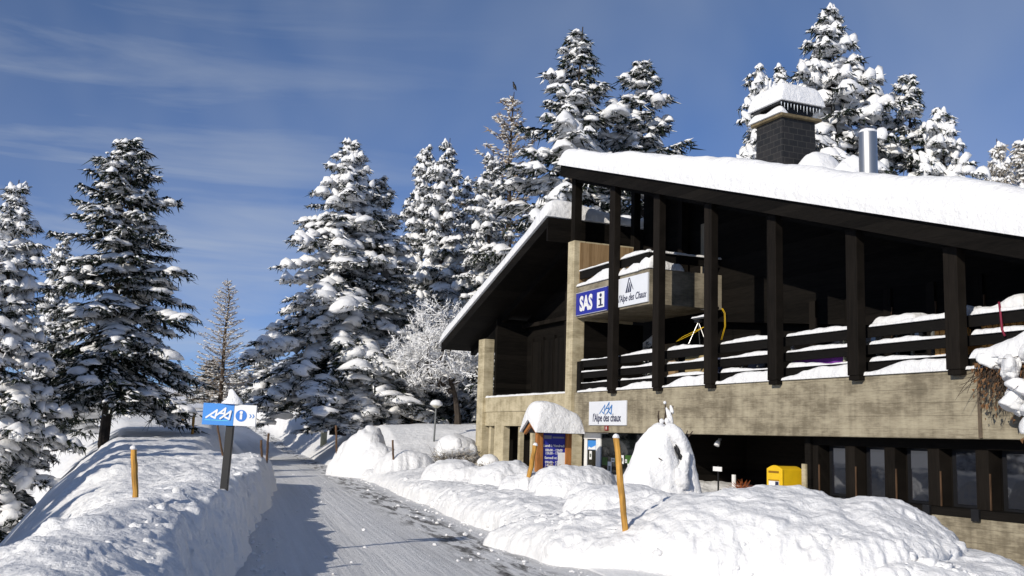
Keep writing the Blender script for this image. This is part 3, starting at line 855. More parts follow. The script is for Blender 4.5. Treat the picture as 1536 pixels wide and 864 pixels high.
snow_obj('balcony_snow', CH, 2.85, 4.0, 0.02, 0.34, const(6.722), (lambda x, y: 0.16 + 0.22 * np.abs(np.sin(x * 2.6 + 1.2))), 50, 14, seed=64, amp=0.06, over=0.04)
snow_obj('balcony_snow', CH, 3.95, 4.62, 0.02, 1.2, const(6.74), (lambda x, y: 0.20 + 0.32 * np.exp(-((y - 0.15) / 0.4) ** 2)), 30, 40, seed=65, amp=0.05, over=0.03)

# right roof: a single pitch falling towards the right
RT0, RT1, RS0 = -0.45, 9.5, -0.45
def roof_prism(mb, s0, s1, t0, t1, ztop, th):
    mb.prism_xz([(s0, ztop(s0) - th), (s1, ztop(s1) - th), (s1, ztop(s1)), (s0, ztop(s0))], t0, t1)
r = MB(); roof_prism(r, RS0, S_END, RT0 + 0.10, RT1, roof_z, 0.22)
roof_o = r.build('roof', WOOD, CH)
fa = MB(); roof_prism(fa, RS0 - 0.04, S_END + 0.1, RT0, RT0 + 0.098, lambda s: roof_z(s) + 0.01, 0.40)
fa.build('fascia', WOOD, CH)
fb = MB(); roof_prism(fb, RS0 - 0.04, RS0 + 0.05, RT0 + 0.1, RT1, lambda s: roof_z(s) + 0.012, 0.42)
fb.build('fascia', WOOD, CH)
for t in (0.05, 2.75):
    pb = MB(); roof_prism(pb, RS0 + 0.2, S_END, t - 0.1, t + 0.1, lambda s: roof_z(s) - 0.222, 0.28)
    pb.build('purlin', WOOD, CH)
for s in np.arange(0.6, S_END, 0.9):
    MB().box(s - 0.05, s + 0.05, 0.16, 2.6, roof_z(s + .05) - 0.42, roof_z(s + .05) - 0.225).build('rafter', WOOD, CH)
snow_obj('roof_snow', roof_o, RS0 - 0.02, S_END, RT0, RT1, (lambda x, y: roof_z(x) + 0.013), (lambda x, y: 0.62 + 0.28 * sstep(0, 11, x)), 420, 120, seed=70, amp=0.05, over=0.10, lump=0.55, wave=0.14, rimk=0.6)

# left roof: single pitch falling towards the left, its high edge runs into the building
LS1, LT0, LT1 = -0.85, -0.75, 8.0
LS0 = -11.1
r = MB(); roof_prism(r, LS0, LS1, LT0 + 0.1, LT1, lz, 0.25)
lroof = r.build('lower_roof', WOOD, CH)
fa = MB(); roof_prism(fa, LS0, LS1, LT0, LT0 + 0.098, lambda s: lz(s) + 0.01, 0.36)
fa.build('fascia', WOOD, CH)
MB().box(LS1, LS1 + 0.10, LT0, 2.6, lz(LS1) - 0.80, lz(LS1) + 0.012).build('ridge_beam', WOOD, CH)
for t in (0.6, 3.0):
    pb = MB(); roof_prism(pb, LS0 + 0.3, LS1 - 0.1, t - 0.1, t + 0.1, lambda s: lz(s) - 0.252, 0.3)
    pb.build('purlin', WOOD, CH)
snow_obj('roof_snow', lroof, LS0 - 0.02, LS1 + 0.02, LT0, LT1, (lambda x, y: lz(x) + 0.013),
         (lambda x, y: 0.62 + 0.25 * sstep(-2.6, -0.9, x) * (1 - sstep(0.0, 1.6, y)) - 0.20 * sstep(1.0, 2.6, y) * sstep(-3, -1, x)), 240, 90, seed=71, amp=0.02, over=0.10, lump=0.5, wave=0.10)

# chimney
cz = lambda s: roof_z(s)
c0, c1, d0, d1 = 3.72, 5.10, 4.5, 5.85
ch = MB()
ch.add([(c0, d0, 9.2), (c1, d0, 9.2), (c1, d1, 9.2), (c0, d1, 9.2), (c0 + .05, d0 + .03, 11.9), (c1 - .02, d0 + .03, 11.9), (c1 - .02, d1 - .05, 11.9), (c0 + .05, d1 - .05, 11.9)],
       [(4, 5, 6, 7), (0, 1, 5, 4), (1, 2, 6, 5), (2, 3, 7, 6), (3, 0, 4, 7)])
chim = ch.build('chimney', SLATE, CH)
bevel(MB().box(c0 - 0.12, c1 + 0.12, d0 - 0.10, d1 + 0.12, 11.9, 12.0).build('ledge', mat_plain('ochre stone ledge', (0.15, 0.115, 0.06), 0.8, var=0.35), chim), 0.02)
MB().box(c0 + 0.12, c1 - 0.12, d0 + 0.12, d1 - 0.12, 12.0, 12.33).build('smoke_opening', BLACK, chim)
bevel(MB().box(c0 - 0.10, c1 + 0.12, d0 - 0.10, d1 + 0.12, 12.33, 12.39).build('chimney_cap', BLACK, chim), 0.01)
snow_obj('cap_snow', chim, c0 - 0.11, c1 + 0.13, d0 - 0.11, d1 + 0.13, const(12.392), (lambda x, y: 0.62 + 0.0 * x), 60, 60, seed=73, amp=0.04, over=0.07, lump=1.0, wave=0.12, rimk=0.42)
snow_obj('ledge_snow', chim, c0 - 0.14, c1 + 0.04, d0 - 0.12, d0 + 0.14, const(12.002), (lambda x, y: 0.16 + 0.18 * np.abs(np.cos((x - c0) * 2.4))), 30, 14, seed=74, amp=0.03, over=0.04)
ic = MB()
for k in range(13):
    tt = d0 - 0.1 + k * 0.125; L = 0.12 + 0.16 * ((k * 37) % 11) / 11
    ic.tube([(c1 + 0.10, tt, 12.332), (c1 + 0.10, tt, 12.332 - L)], [0.016, 0.002], 5)
ic.build('icicle', mat_plain('ice', (0.75, 0.80, 0.85), 0.15, var=0.05), chim)
snow_obj('drift_snow', CH, 5.15, 6.5, 4.6, 6.2, (lambda x, y: cz(x) + 0.5), const(1.15), 30, 30, seed=75, amp=0.10, lump=1.2)
snow_obj('drift_snow', CH, 6.3, 7.6, 4.9, 6.4, (lambda x, y: cz(x) + 0.4), const(1.3), 30, 30, seed=76, amp=0.12, lump=1.6)
# steel flue
fl = MB().tube([(8.84, 4.5, 7.8), (8.84, 4.5, 10.38)], 0.25, 28)
flue = smooth_all(fl.build('flue', STEEL, CH))
m = flue.modifiers.new('edges', 'EDGE_SPLIT')
V, F = blobs(np.array([[8.84, 4.5, 10.38]]), np.array([[0.265, 0.265, 0.13]]), np.zeros(1), np.zeros(1), 7, 3, 0.10)
link('flue_snow', mesh_np('flue_snow', V, F, True), SNOW, flue)

# ------------------------------------------------------------------ signs on the building
def on_wall(s, t, z): 
    p = bpoint(s, t, z); return (p[0], p[1], p[2])
def logo_aaa(mb, cx, cz_, w, h, lw_, y):
    """three linked open triangles, given in a unit box"""
    A = [[(0.0, 0.06), (0.42, 0.78), (0.365, 0.04), (0.20, 0.20)],
         [(0.385, 0.24), (0.76, 0.98), (0.725, 0.34)], [(0.545, 0.50), (0.735, 0.50)],
         [(0.58, 0.02), (0.985, 0.74), (0.935, 0.0), (0.775, 0.16)]]
    for i, pl in enumerate(A):
        mb.strokes([(cx + (x - 0.5) * w, cz_ + (z - 0.5) * h) for x, z in pl], lw_, y - 0.004 * i, y + 0.004)
# royal blue ski-school sign
sg = thing('information_sign', 'royal blue sign with white SAS letters and an i square on the corner balcony', 'sign', on_wall(1.08, 0.02, 6.11), B_RZ)
MB().box(-1.06, 1.06, -0.03, 0.018, -0.385, 0.385).build('panel', ROYAL, sg)
fr_ = MB()
for z in (-0.385, 0.365): fr_.box(-1.07, 1.07, -0.036, -0.031, z, z + 0.02)
fr_.build('border', mat_plain('pale edge', (0.45, 0.45, 0.5), 0.5), sg)
text_part('lettering', 'SAS', WHITE, sg, (-0.34, -0.036, -0.03), 0.66, 0.80 * 1.06, 0.0, 0.028)
MB().box(0.42, 0.90, -0.036, -0.031, -0.26, 0.24).build('white_square', WHITE, sg)
iq = MB().box(0.62, 0.72, -0.042, -0.037, -0.17, 0.04).box(0.54, 0.62, -0.042, -0.037, -0.01, 0.04).box(0.53, 0.82, -0.0425, -0.0375, -0.21, -0.165)
iq.prism_xz([(0.67 + 0.075 * math.cos(a), 0.135 + 0.06 * math.sin(a)) for a in np.linspace(0, 2 * math.pi, 14)[:-1]], -0.042, -0.037)
iq.build('letter_i', INK, sg)
# white sign
sg = thing('resort_sign', 'white sign with dark blue peak emblem and slanted lettering on the corner balcony', 'sign', on_wall(3.54, 0.02, 6.17), B_RZ)
MB().box(-1.12, 1.08, -0.032, 0.018, -0.435, 0.435).build('panel', WHITE_SIGN, sg)
lg = MB()
for k, (x0, x1, zt) in enumerate(((-0.22, -0.02, 0.40), (-0.10, 0.04, 0.26), (0.02, 0.12, 0.20))):
    lg.prism_xz([(x0, -0.04), (x0 + 0.09, -0.04), (x1 + 0.03, zt), (x1 - 0.01, zt)], -0.038 - 0.001 * k, -0.033)
lg.prism_xz([(0.0, 0.40), (0.03, 0.40), (0.26, 0.02), (0.24, 0.02)], -0.042, -0.033)
lg.build('emblem', INK, sg)
text_part('lettering', "l'Alpe des Chaux", INK, sg, (0.17, -0.036, -0.20), 0.30, 0.80, 0.28, 0.004)
# sign on the concrete
sg = thing('resort_sign', 'white sign with three light blue peaks and black handwriting hung on the concrete parapet', 'sign', on_wall(2.34, 0.0, 2.505), B_RZ)
bevel(MB().box(-1.18, 1.18, -0.05, -0.004, -0.37, 0.37).build('panel', WHITE_SIGN, sg), 0.006)
lg = MB(); logo_aaa(lg, -0.06, 0.15, 0.80, 0.36, 0.034, -0.055); lg.build('emblem', LINEB, sg)
text_part('lettering', "l'Alpe des chaux", INK, sg, (-0.02, -0.054, -0.15), 0.34, 0.80, 0.08, 0.006)
sg = thing('small_plate', 'small dark red square plate below the white sign on concrete', 'plate', on_wall(2.28, 0.0, 2.05), B_RZ)
MB().box(-0.11, 0.11, -0.03, -0.004, -0.075, 0.075).build('plate', REDM, sg)
MB().box(-0.02, 0.02, -0.034, -0.031, -0.04, 0.045).build('mark', WHITE, sg)
# posters in the shop window
posters = [(0.36, 0.52, 1.05, 1.32), (0.5, 0.7, 0.5, 0.75), (1.62, 1.86, 0.62, 1.02), (2.25, 2.52, 0.42, 0.78), (2.36, 2.62, 0.98, 1.24), (1.85, 2.05, 1.02, 1.14), (2.86, 3.05, 0.72, 1.0), (3.2, 3.42, 1.02, 1.2), (3.5, 3.75, 0.9, 1.12), (2.7, 2.82, 1.02, 1.12), (3.5, 3.72, 1.22, 1.32)]
PGREY = mat_plain('grey print', (0.12, 0.14, 0.12), 0.6)
for k, (s0, s1, z0, z1) in enumerate(posters):
    p = thing('poster', 'small white notice sheet stuck inside the dark shop window', 'poster', on_wall((s0 + s1) / 2, 0.42 if s1 < 0.78 else 0.41, (z0 + z1) / 2), B_RZ, 'notices in the shop window')
    w2, h2 = (s1 - s0) / 2, (z1 - z0) / 2
    MB().box(-w2, w2, -0.004, 0.003, -h2, h2).build('sheet', WHITE, p)
    MB().box(-w2 * .6, w2 * .6, -0.008, -0.005, -h2 * .45, h2 * .35).build('print', PGREY, p)
GREENP = mat_plain('green print', (0.035, 0.10, 0.012), 0.6, var=0.4)
for (s0, s1, z0, z1) in ((2.05, 2.3, 0.95, 1.2), (1.25, 1.6, 0.9, 1.15), (2.7, 3.1, 1.0, 1.25)):
    tag(MB().box(0, s1 - s0, -0.004, 0.003, 0, z1 - z0).build('picture', GREENP), 'dark green picture panel behind the shop glass', 'picture', 'green pictures in the shop window').location = on_wall(s0, 0.414, z0)
for o in COL.objects:
    if o.name.startswith('picture'): o.rotation_euler = (0, 0, B_RZ)
pd = thing('poster', 'blue and white mountain banner at the top of the white framed door', 'poster', on_wall(0.53, 0.42, 1.52), B_RZ)
MB().box(-0.28, 0.28, -0.006, 0.004, -0.16, 0.14).build('sheet', SKYB, pd)
pk = MB(); pk.prism_xz([(-0.26, -0.15), (0.26, -0.15), (0.26, -0.02), (0.1, -0.06), (-0.05, -0.1), (-0.2, -0.06)], -0.012, -0.007); pk.build('snow_peaks', WHITE, pd)

# ------------------------------------------------------------------ things on and around the balcony
def bthing(name, label, cat, s, t, z, rz=0.0, group=None):
    return thing(name, label, cat, on_wall(s, t, z), B_RZ + rz, group)
# hoses hanging at the corner
hz = bthing('cable', 'twin yellow cables looping down from the corner balcony to the rail', 'cable', 4.75, 2.2, 5.6)
hb = MB()
for k in range(2):
    o_ = 0.05 * k
    hb.tube([(0.05 + o_, 0.25, 0.10), (0.12 + o_, 0.3, -0.05), (0.14 + o_, 0.3, -0.45), (0.02 + o_, 0.25, -0.85)], 0.007, 6)
    hb.tube([(2.55 + o_, -2.0, -0.80), (1.9, -1.98, -0.96 + o_), (1.4, -1.99, -1.06 + o_), (1.1, -2.0, -1.12)], 0.007, 6)
smooth_all(hb.build('strand', YELLOW, hz))
hk = MB().tube([(-0.35, -0.1, 0.02), (-0.1, 0.1, 0.06), (0.1, 0.1, 0.1)], 0.04, 6); hk.build('coil', BLACK, hz)
V, F = blobs(np.array([[-0.3, -0.1, 0.09], [-0.1, 0.05, 0.12]]), np.array([[0.2, 0.08, 0.06], [0.16, 0.08, 0.05]]), np.zeros(2), np.zeros(2), 3, 2)
link('snow', mesh_np('snow', V, F, True), SNOW, hz)
tr = bthing('tripod', 'small metal tripod stand with snow on its plate behind the balcony rail', 'tripod', 6.5, 0.5, 4.38)
tb = MB()
for a in (0.3, 2.4, 4.5): tb.tube([(0, 0, 0.62), (0.28 * math.cos(a), 0.28 * math.sin(a), 0.0)], 0.014, 6)
tb.build('leg', STEEL, tr)
bevel(MB().box(-0.12, 0.12, -0.06, 0.06, 0.6, 0.68).build('head', BLACK, tr), 0.01)
MB().box(-0.2, 0.45, -0.05, 0.05, 0.70, 0.73).build('plate', GREYM, tr)
snow_obj('snow', tr, -0.2, 0.45, -0.08, 0.08, const(0.731), const(0.06), 16, 6, seed=80)
# snow covered table
tbq = bthing('garden_table', 'snow covered small table behind the rail between the two right posts', 'table', 13.95, 0.7, 3.02)
bevel(MB().box(-0.6, 0.6, -0.35, 0.35, 1.18, 1.24).build('tabletop', GREYM, tbq), 0.01)
for (x, y) in ((-.5, -.28), (.5, -.28), (.5, .28), (-.5, .28)): MB().box(x - .03, x + .03, y - .03, y + .03, 0, 1.18).build('leg', GREYM, tbq)
snow_obj('snow', tbq, -0.6, 0.6, -0.35, 0.35, const(1.241), const(0.22), 30, 20, seed=81, amp=0.04)
# purple cloth, folded blue parasols, chairs
pc = bthing('banner', 'dark purple cloth banner tied behind the balcony rail', 'banner', 11.7, 0.30, 3.56)
nx, nz_ = 24, 8
Vv = [(x * 0.075, 0.02 * math.sin(x * 0.9) , z * 0.095) for x in range(nx) for z in range(nz_)]
Ff = [(x * nz_ + z, (x + 1) * nz_ + z, (x + 1) * nz_ + z + 1, x * nz_ + z + 1) for x in range(nx - 1) for z in range(nz_ - 1)]
b = MB().add(Vv, Ff); o = b.build('cloth', PURPLE, pc, True); o.location = (-0.9, 0, -0.3)
md = o.modifiers.new('thick', 'SOLIDIFY'); md.thickness = 0.01
MB().box(-0.95, -0.9, -0.03, 0.03, -0.5, 0.5).build('pole', GREYM, pc); MB().box(0.84, 0.89, -0.03, 0.03, -0.5, 0.5).build('pole', MARBLE, pc)
for (s, lab, mat_) in ((6.5, 'folded grey blue deck chair behind the middle rail near the corner', mat_plain('grey blue canvas', (0.06, 0.07, 0.12), 0.8)),
                       (8.4, 'folded pale grey deck chair behind the middle rail right of the tripod', mat_plain('pale grey canvas', (0.16, 0.16, 0.18), 0.8))):
    dc = bthing('deck_chair', lab, 'chair', s, 0.6, 3.02)
    MB().prism_yz([(-.3, .35), (.35, .45), (.6, 1.0), (.55, 1.02), (.3, .5), (-.3, .4)], -.32, .32).build('canvas', mat_, dc)
    fb_ = MB()
    for x in (-.34, .34): fb_.tube([(x, -.35, 0), (x, .5, 1.0)], .02, 6).tube([(x, .4, 0), (x, -.3, .5)], .02, 6)
    fb_.build('frame', GREYM, dc)
# crates of boards at the right end
for k, (s, t, w_, h_, n) in enumerate(((15.55, 0.62, 0.85, 0.78, 6), (16.75, 0.62, 0.95, 0.85, 7))):
    cr_ = bthing('wooden_crate', ('raw orange pine crate of boards with snow on top behind the end rail', 'taller raw pine crate of boards at the frame edge')[k], 'crate', s, t, 3.02)
    for j in range(n):
        x = -w_ / 2 + j * w_ / n
        bevel(MB().box(x + 0.01, x + w_ / n - 0.02, -0.30, -0.26, 0.05, h_ + 0.25 + 0.1 * ((j * 5) % 3)).build('board', CRATEW, cr_), 0.006)
    bt_ = MB()
    for z in (0.3, h_ + 0.12): bt_.box(-w_ / 2, w_ / 2, -0.255, -0.22, z, z + 0.1)
    bt_.box(-w_ / 2, w_ / 2, 0.22, 0.26, 0.05, h_ + 0.2).box(-w_ / 2, w_ / 2, -0.2, 0.2, 0.04, 0.08)
    bt_.build('frame', CRATEW, cr_)
    snow_obj('snow', cr_, -w_ / 2, w_ / 2, -0.3, 0.3, const(h_ + 0.45), (lambda x, y: 0.16 + 0.1 * np.sin(x * 5)), 24, 16, seed=84 + k, amp=0.05)
rb = bthing('strap', 'thin dark red strap hanging over the end rail by the crates', 'strap', 16.95, 0.1, 3.8)
smooth_all(MB().tube([(-.06, .02, .62), (-.02, 0, .44), (.02, -.02, .1), (.08, -.02, -.02)], .022, 6).build('strap', mat_plain('dark red strap', (.2, .015, .04), .7), rb))
# planter with hanging snowy plant
def twig_cloud(rs, n, fn, r=0.012, segs=3):
    b = MB()
    for _ in range(n):
        p, d, L = fn(rs)
        p = Vector(p); d = Vector(d).normalized(); pts = [p]
        for q in range(segs):
            d = (d + Vector((rs.randn(), rs.randn(), rs.randn())) * 0.28).normalized()
            p = p + d * (L / segs); pts.append(p)
        b.tube(pts, [r * (1 - 0.75 * i / segs) for i in range(segs + 1)], 4, False)
    return b
hp = bthing('hanging_plant', 'brown trailing plant under thick snow hanging over the right end of the parapet', 'plant', 17.75, -0.12, 3.2)
rs = np.random.RandomState(91)
MB().box(-0.95, 1.1, 0.0, 0.34, -0.02, 0.20).build('planter_box', BLACK, hp)
twig_cloud(rs, 260, lambda r: ((r.uniform(-0.95, 1.1), r.uniform(-.25, .05), r.uniform(-.1, .25)), (r.randn() * .35 , -0.25 + r.randn() * .25, -1), r.uniform(.4, 1.15) * (0.5 + 0.5 * r.rand()))).build('stems', TWIG, hp)
lf = MB()
for _ in range(900):
    x = rs.uniform(-1.0, 1.15); z = -abs(rs.randn()) * 0.42 + 0.1; y = rs.uniform(-.38, .02)
    a = rs.rand() * 6.28; w_ = rs.uniform(.02, .05)
    lf.add([(x - w_ * math.cos(a), y, z - w_ * math.sin(a)), (x + w_ * math.cos(a), y + .02, z + w_ * math.sin(a)), (x, y + rs.uniform(-.03, .03), z - w_ * 2)], [(0, 1, 2)])
lf.build('dry_leaves', DRYLEAF, hp)
k = 46
cx = rs.uniform(-0.7, 1.2, k); czz = np.where(rs.rand(k) < .45, rs.uniform(0.1, .5, k), rs.uniform(-1.05, .2, k))
cx = np.where(czz > 0.1, cx, rs.uniform(-0.1, 1.2, k)); czz = np.minimum(czz, (cx + 0.9) * 0.42)
C_ = np.stack([cx, np.where(czz > .1, rs.uniform(-.3, .1, k), rs.uniform(-.45, -.2, k)), czz], 1)
R_ = np.stack([rs.uniform(.12, .32, k), rs.uniform(.1, .2, k), rs.uniform(.12, .26, k)], 1)
V, F = blobs(C_, R_, rs.rand(k) * 3, rs.uniform(-.9, .3, k), 92, 3, 0.17, 0.8, 1.3, .5)
link('snow', mesh_np('snow', V, F, True), SNOW, hp)
snow_obj('snow_heap', hp, -1.0, 1.3, -0.30, 0.30, const(0.16), (lambda x, y: 0.16 + 0.5 * sstep(-1.0, 0.8, x)), 40, 24, seed=93, amp=0.06, over=0.05)
# lamps and small things in the porch
def small_lamp(s, t, z, label):
    o = bthing('wall_lamp', label, 'lamp', s, t, z)
    smooth_all(MB().tube([(0, 0, .06), (.02, -.05, 0), (.03, -.10, -.09)], [.03, .06, .075], 12).build('shade', WHITE, o))
    MB().box(-.03, .03, 0, .05, .04, .1).build('bracket', GREYM, o)
small_lamp(7.35, 0.6, 1.72, 'small white spotlight under the concrete right of the snow figure')
small_lamp(15.9, 2.45, 6.15, 'white floodlight on the dark balcony wall high at the right')
nb = bthing('notice_board', 'small white notice in the dark porch beside the snow figure', 'notice', 6.7, 1.0, 1.0)
MB().box(-.2, .2, -.01, .01, -.06, .06).build('sheet', WHITE, nb); MB().box(-.02, .02, .012, .04, -1.3, .1).build('post', BLACK, nb)
pl = bthing('potted_plant', 'dry reddish plant in a dark pot in the porch shade', 'plant', 7.9, 0.9, 0.05)
smooth_all(MB().tube([(0, 0, 0), (0, 0, .45)], [.16, .24], 14).build('pot', BLACK, pl))
twig_cloud(rs, 90, lambda r: ((0, 0, .42), (r.randn() * .8, r.randn() * .8, .8), r.uniform(.15, .42))).build('twigs', mat_plain('red dry twigs', (.30, .08, .02), .8, var=.4), pl)
wc = bthing('white_chair', 'white chair back just showing in the dark porch', 'chair', 7.0, 1.2, 0.0)
MB().box(-.2, .2, -.2, .2, .42, .46).build('seat', GREYM, wc); MB().box(-.18, -.05, .18, .22, .5, .86).box(.0, .18, .18, .22, .5, .58).build('backrest', WHITE, wc)
for (x, y) in ((-.17, -.17), (.17, -.17), (.17, .17), (-.17, .17)): MB().box(x - .02, x + .02, y - .02, y + .02, -.3, .42).build('leg', GREYM, wc)

# ------------------------------------------------------------------ yellow letter box
lbx = bthing('letter_box', 'bright yellow post box with rounded top and a small label behind the snow bank', 'post box', 10.38, 0.10, 0.10)
lbx.scale = (0.80, 0.86, 1.0)
pts = [(-0.34, 0.0), (0.34, 0.0), (0.34, 1.03)] + [(0.34 - 0.68 * k / 10, 1.03 + 0.075 * math.sin(math.pi * k / 10)) for k in range(1, 10)] + [(-0.34, 1.03)]
bevel(MB().prism_xz(pts, 0.0, 0.66).build('body', YELLOW, lbx), 0.012)
pts2 = [(-0.36, -0.01), (0.36, -0.01), (0.36, 1.035)] + [(0.36 - 0.72 * k / 10, 1.035 + 0.085 * math.sin(math.pi * k / 10)) for k in range(1, 10)] + [(-0.36, 1.035)]
bevel(MB().prism_xz(pts2, -0.06, -0.002).build('front_door', YELLOW, lbx), 0.015)
MB().box(-0.25, 0.22, -0.075, -0.062, 0.94, 0.985).build('slot', mat_plain('slot shadow gap', (0.25, 0.12, 0.005), .6), lbx)
MB().box(-0.25, 0.22, -0.085, -0.062, 0.76, 0.785).build('ledge', mat_plain('dark yellow ledge', (0.45, 0.24, 0.008), .5), lbx)
lab = MB().box(-0.24, 0.23, -0.072, -0.062, 0.50, 0.75).build('label', WHITE, lbx)
MB().box(0.07, 0.22, -0.078, -0.073, 0.60, 0.74).box(0.06, 0.15, -0.078, -0.073, 0.51, 0.57).build('print', INK, lab)
MB().box(-0.28, 0.28, 0.06, 0.6, -0.5, 0.0).build('plinth', GREYM, lbx)

# ------------------------------------------------------------------ roadside information kiosk
kp = at_depth(831, 700, 31.0)
ko = thing('notice_kiosk', 'roofed wooden notice board with dark blue timetable panel under a tall cap of snow', 'kiosk', (kp[0], kp[1], 0.2), B_RZ)
# local x = towards the camera side (S), y = along the ridge (T)
for y in (-0.50, 0.43):
    bevel(MB().box(-0.08, 0.08, y - 0.10, y + 0.10, -0.4, 1.75).build('post', PINE, ko), 0.012)
MB().box(-0.03, 0.03, -0.40, 0.335, 0.35, 1.66).build('panel', ROYAL, ko)
rf = MB()
for sgn in (-1, 1):
    rf.add([(0, -0.82, 2.02), (0, 0.64, 2.02), (sgn * .5, 0.64, 1.69), (sgn * .5, -0.82, 1.69), (0, -0.82, 1.96), (0, 0.64, 1.96), (sgn * .5, 0.64, 1.63), (sgn * .5, -0.82, 1.63)],
           [(0, 1, 2, 3), (7, 6, 5, 4), (0, 3, 7, 4), (1, 5, 6, 2), (2, 6, 7, 3)])
krf = rf.build('roof', BLACK, ko)
for sgn in (-1, 1):
    MB().add([(0, -0.80, 1.955), (sgn * .44, -0.80, 1.66), (sgn * .44, -0.80, 1.58), (0, -0.80, 1.85), (0, -0.72, 1.955), (sgn * .44, -0.72, 1.66), (sgn * .44, -0.72, 1.58), (0, -0.72, 1.85)],
             [(0, 1, 2, 3), (7, 6, 5, 4), (0, 4, 5, 1), (1, 5, 6, 2), (2, 6, 7, 3), (3, 7, 4, 0)]).build('barge_board', PINE, ko)
MB().box(-0.06, 0.06, -0.7, 0.6, 1.76, 1.94).build('ridge_beam', PINE, ko)
snow_obj('roof_snow', krf, -0.52, 0.52, -0.84, 0.66, (lambda x, y: 2.024 - 0.66 * np.abs(x)), (lambda x, y: (0.54 - 0.34 * sstep(-0.35, 0.75, y)) + 0.60 * np.abs(x)), 40, 50, seed=95, amp=0.02, over=0.05, lump=0.8, wave=0.08, rimk=0.5)
RX = (math.pi / 2, 0, math.pi / 2)   # lettering faces local +x
for (txt, z, sz) in (('Lundi à Vendredi', 1.27, .105), ('08h00 - 12h00', 1.14, .10), ('13h30 - 17h30', 1.05, .10), ('Samedi et dim.', 0.92, .105), ('09h00 - 12h00', 0.79, .10), ('14h00 - 17h00', 0.70, .10)):
    text_part('timetable_line', txt, WHITE, ko, (0.034, -0.03, z), sz, 0.95, 0, 0.002, RX)
hd = MB().box(0.031, 0.035, -0.36, -0.12, 1.47, 1.57).box(0.031, 0.035, -0.08, 0.30, 1.49, 1.54)
hd.build('heading', mat_plain('grey heading', (.22, .23, .3), .6), ko)
MB().box(0.036, 0.04, 0.10, 0.36, 0.68, 1.08).build('paper', WHITE, ko)
ft = MB().box(0.031, 0.06, -0.38, 0.30, 0.30, 0.62)
ft.build('lower_panel', mat_plain('dark violet panel', (.02, .008, .02), .6), ko)
fx = thing('dry_plant', 'dried brown fern tuft in front of the kiosk timetable', 'plant', ko.matrix_basis @ Vector((0.22, -0.10, 0.35)), B_RZ)
twig_cloud(rs, 70, lambda r: ((0, r.uniform(-.05, .05), .15), (r.randn() * .3, r.randn() * .9, .45), r.uniform(.12, .36)), .016).build('fronds', mat_plain('fawn fronds', (.28, .16, .06), .8, var=.4), fx)

# ------------------------------------------------------------------ sign beside the road
sp_b = ground_hit(335, 745)
dS = sp_b[1]
k_ = dS / FPX                                     # metres per photo pixel at the sign
SN = thing('road_sign', 'tilted blue and white direction sign with peaks emblem and i symbol on a black post', 'sign', tuple(sp_b), 0.0)
SN.rotation_euler = (0, math.radians(1.9), math.radians(-6))
hgt = 140 * k_
bevel(MB().box(-5.5 * k_, 5.5 * k_, -0.03, 0.03, -0.5, hgt - 0.02).build('post', BLACK, SN), 0.005)
W1, H1 = 82 * k_, 32 * k_
zc = hgt - H1 / 2 - 0.04
pn = bevel(MB().box(-W1 * .49, W1 * .095, -0.060, -0.032, zc - H1 / 2, zc + H1 / 2).build('blue_panel', SKYB, SN), 0.003)
pw = bevel(MB().box(W1 * .098, W1 * .51, -0.060, -0.032, zc - H1 / 2 + .004, zc + H1 / 2 - .004).build('white_panel', WHITE, SN), 0.003)
pn.rotation_euler = (0, math.radians(-0.8), 0); pw.rotation_euler = (0, math.radians(-0.8), 0)
lg = MB(); logo_aaa(lg, -W1 * .185, zc + H1 * .05, W1 * .47, H1 * .50, 0.022, -0.064); lg.build('emblem', WHITE, pn)
MB().box(-W1 * .44, -W1 * .33, -0.0635, -0.061, zc - H1 * .29, zc - H1 * .26).box(-W1 * .32, -W1 * .0, -0.0635, -0.061, zc - H1 * .29, zc - H1 * .265).build('small_line', CYAN, pn)
ci = (W1 * .235, zc - 0.005); cr0 = H1 * .27
MB().prism_xz([(ci[0] + cr0 * math.cos(a), ci[1] + cr0 * math.sin(a)) for a in np.linspace(0, 2 * math.pi, 33)[:-1]], -0.064, -0.061).build('blue_disc', mat_plain('mid blue', (.03, .19, .62), .4, var=.04), pw)
ii = MB().box(ci[0] - .016, ci[0] + .016, -0.068, -0.065, ci[1] - cr0 * .62, ci[1] + cr0 * .25)
ii.prism_xz([(ci[0] + .022 * math.cos(a), ci[1] + cr0 * .55 + .022 * math.sin(a)) for a in np.linspace(0, 2 * math.pi, 13)[:-1]], -0.068, -0.065)
ii.build('letter_i', WHITE, pw)
ar = MB()
for x in (W1 * .385, W1 * .44):
    hh = H1 * .09; ww_ = W1 * .045
    ar.prism_xz([(x, ci[1] - hh), (x + ww_ * .4, ci[1] - hh), (x + ww_, ci[1]), (x + ww_ * .4, ci[1] + hh), (x, ci[1] + hh), (x + ww_ * .55, ci[1])][::1], -0.064, -0.061)
ar.build('arrows', mat_plain('arrow blue', (.03, .19, .55), .4, var=.04), pw)
sc_ = MB()
nn = 18
Vv, Ff = [], []
prof = [(0, 1.0), (.12, .93), (.3, .70), (.5, .50), (.7, .36), (.86, .27), (.96, .16), (1.0, .02)]
for (h, rr) in prof:
    for q in range(nn):
        a = 2 * math.pi * q / nn
        Vv.append((rr * W1 * .205 * math.cos(a) + .02 * math.sin(h * 5), rr * 0.075 * math.sin(a) - .01, h * 0.20))
for i in range(len(prof) - 1):
    for q in range(nn): Ff.append((i * nn + q, i * nn + (q + 1) % nn, (i + 1) * nn + (q + 1) % nn, (i + 1) * nn + q))
Ff.append(tuple(range((len(prof) - 1) * nn, len(prof) * nn)))
o = sc_.add(Vv, Ff).build('snow_cap', SNOW, SN, True); o.location = (W1 * .0, -0.02, zc + H1 / 2)

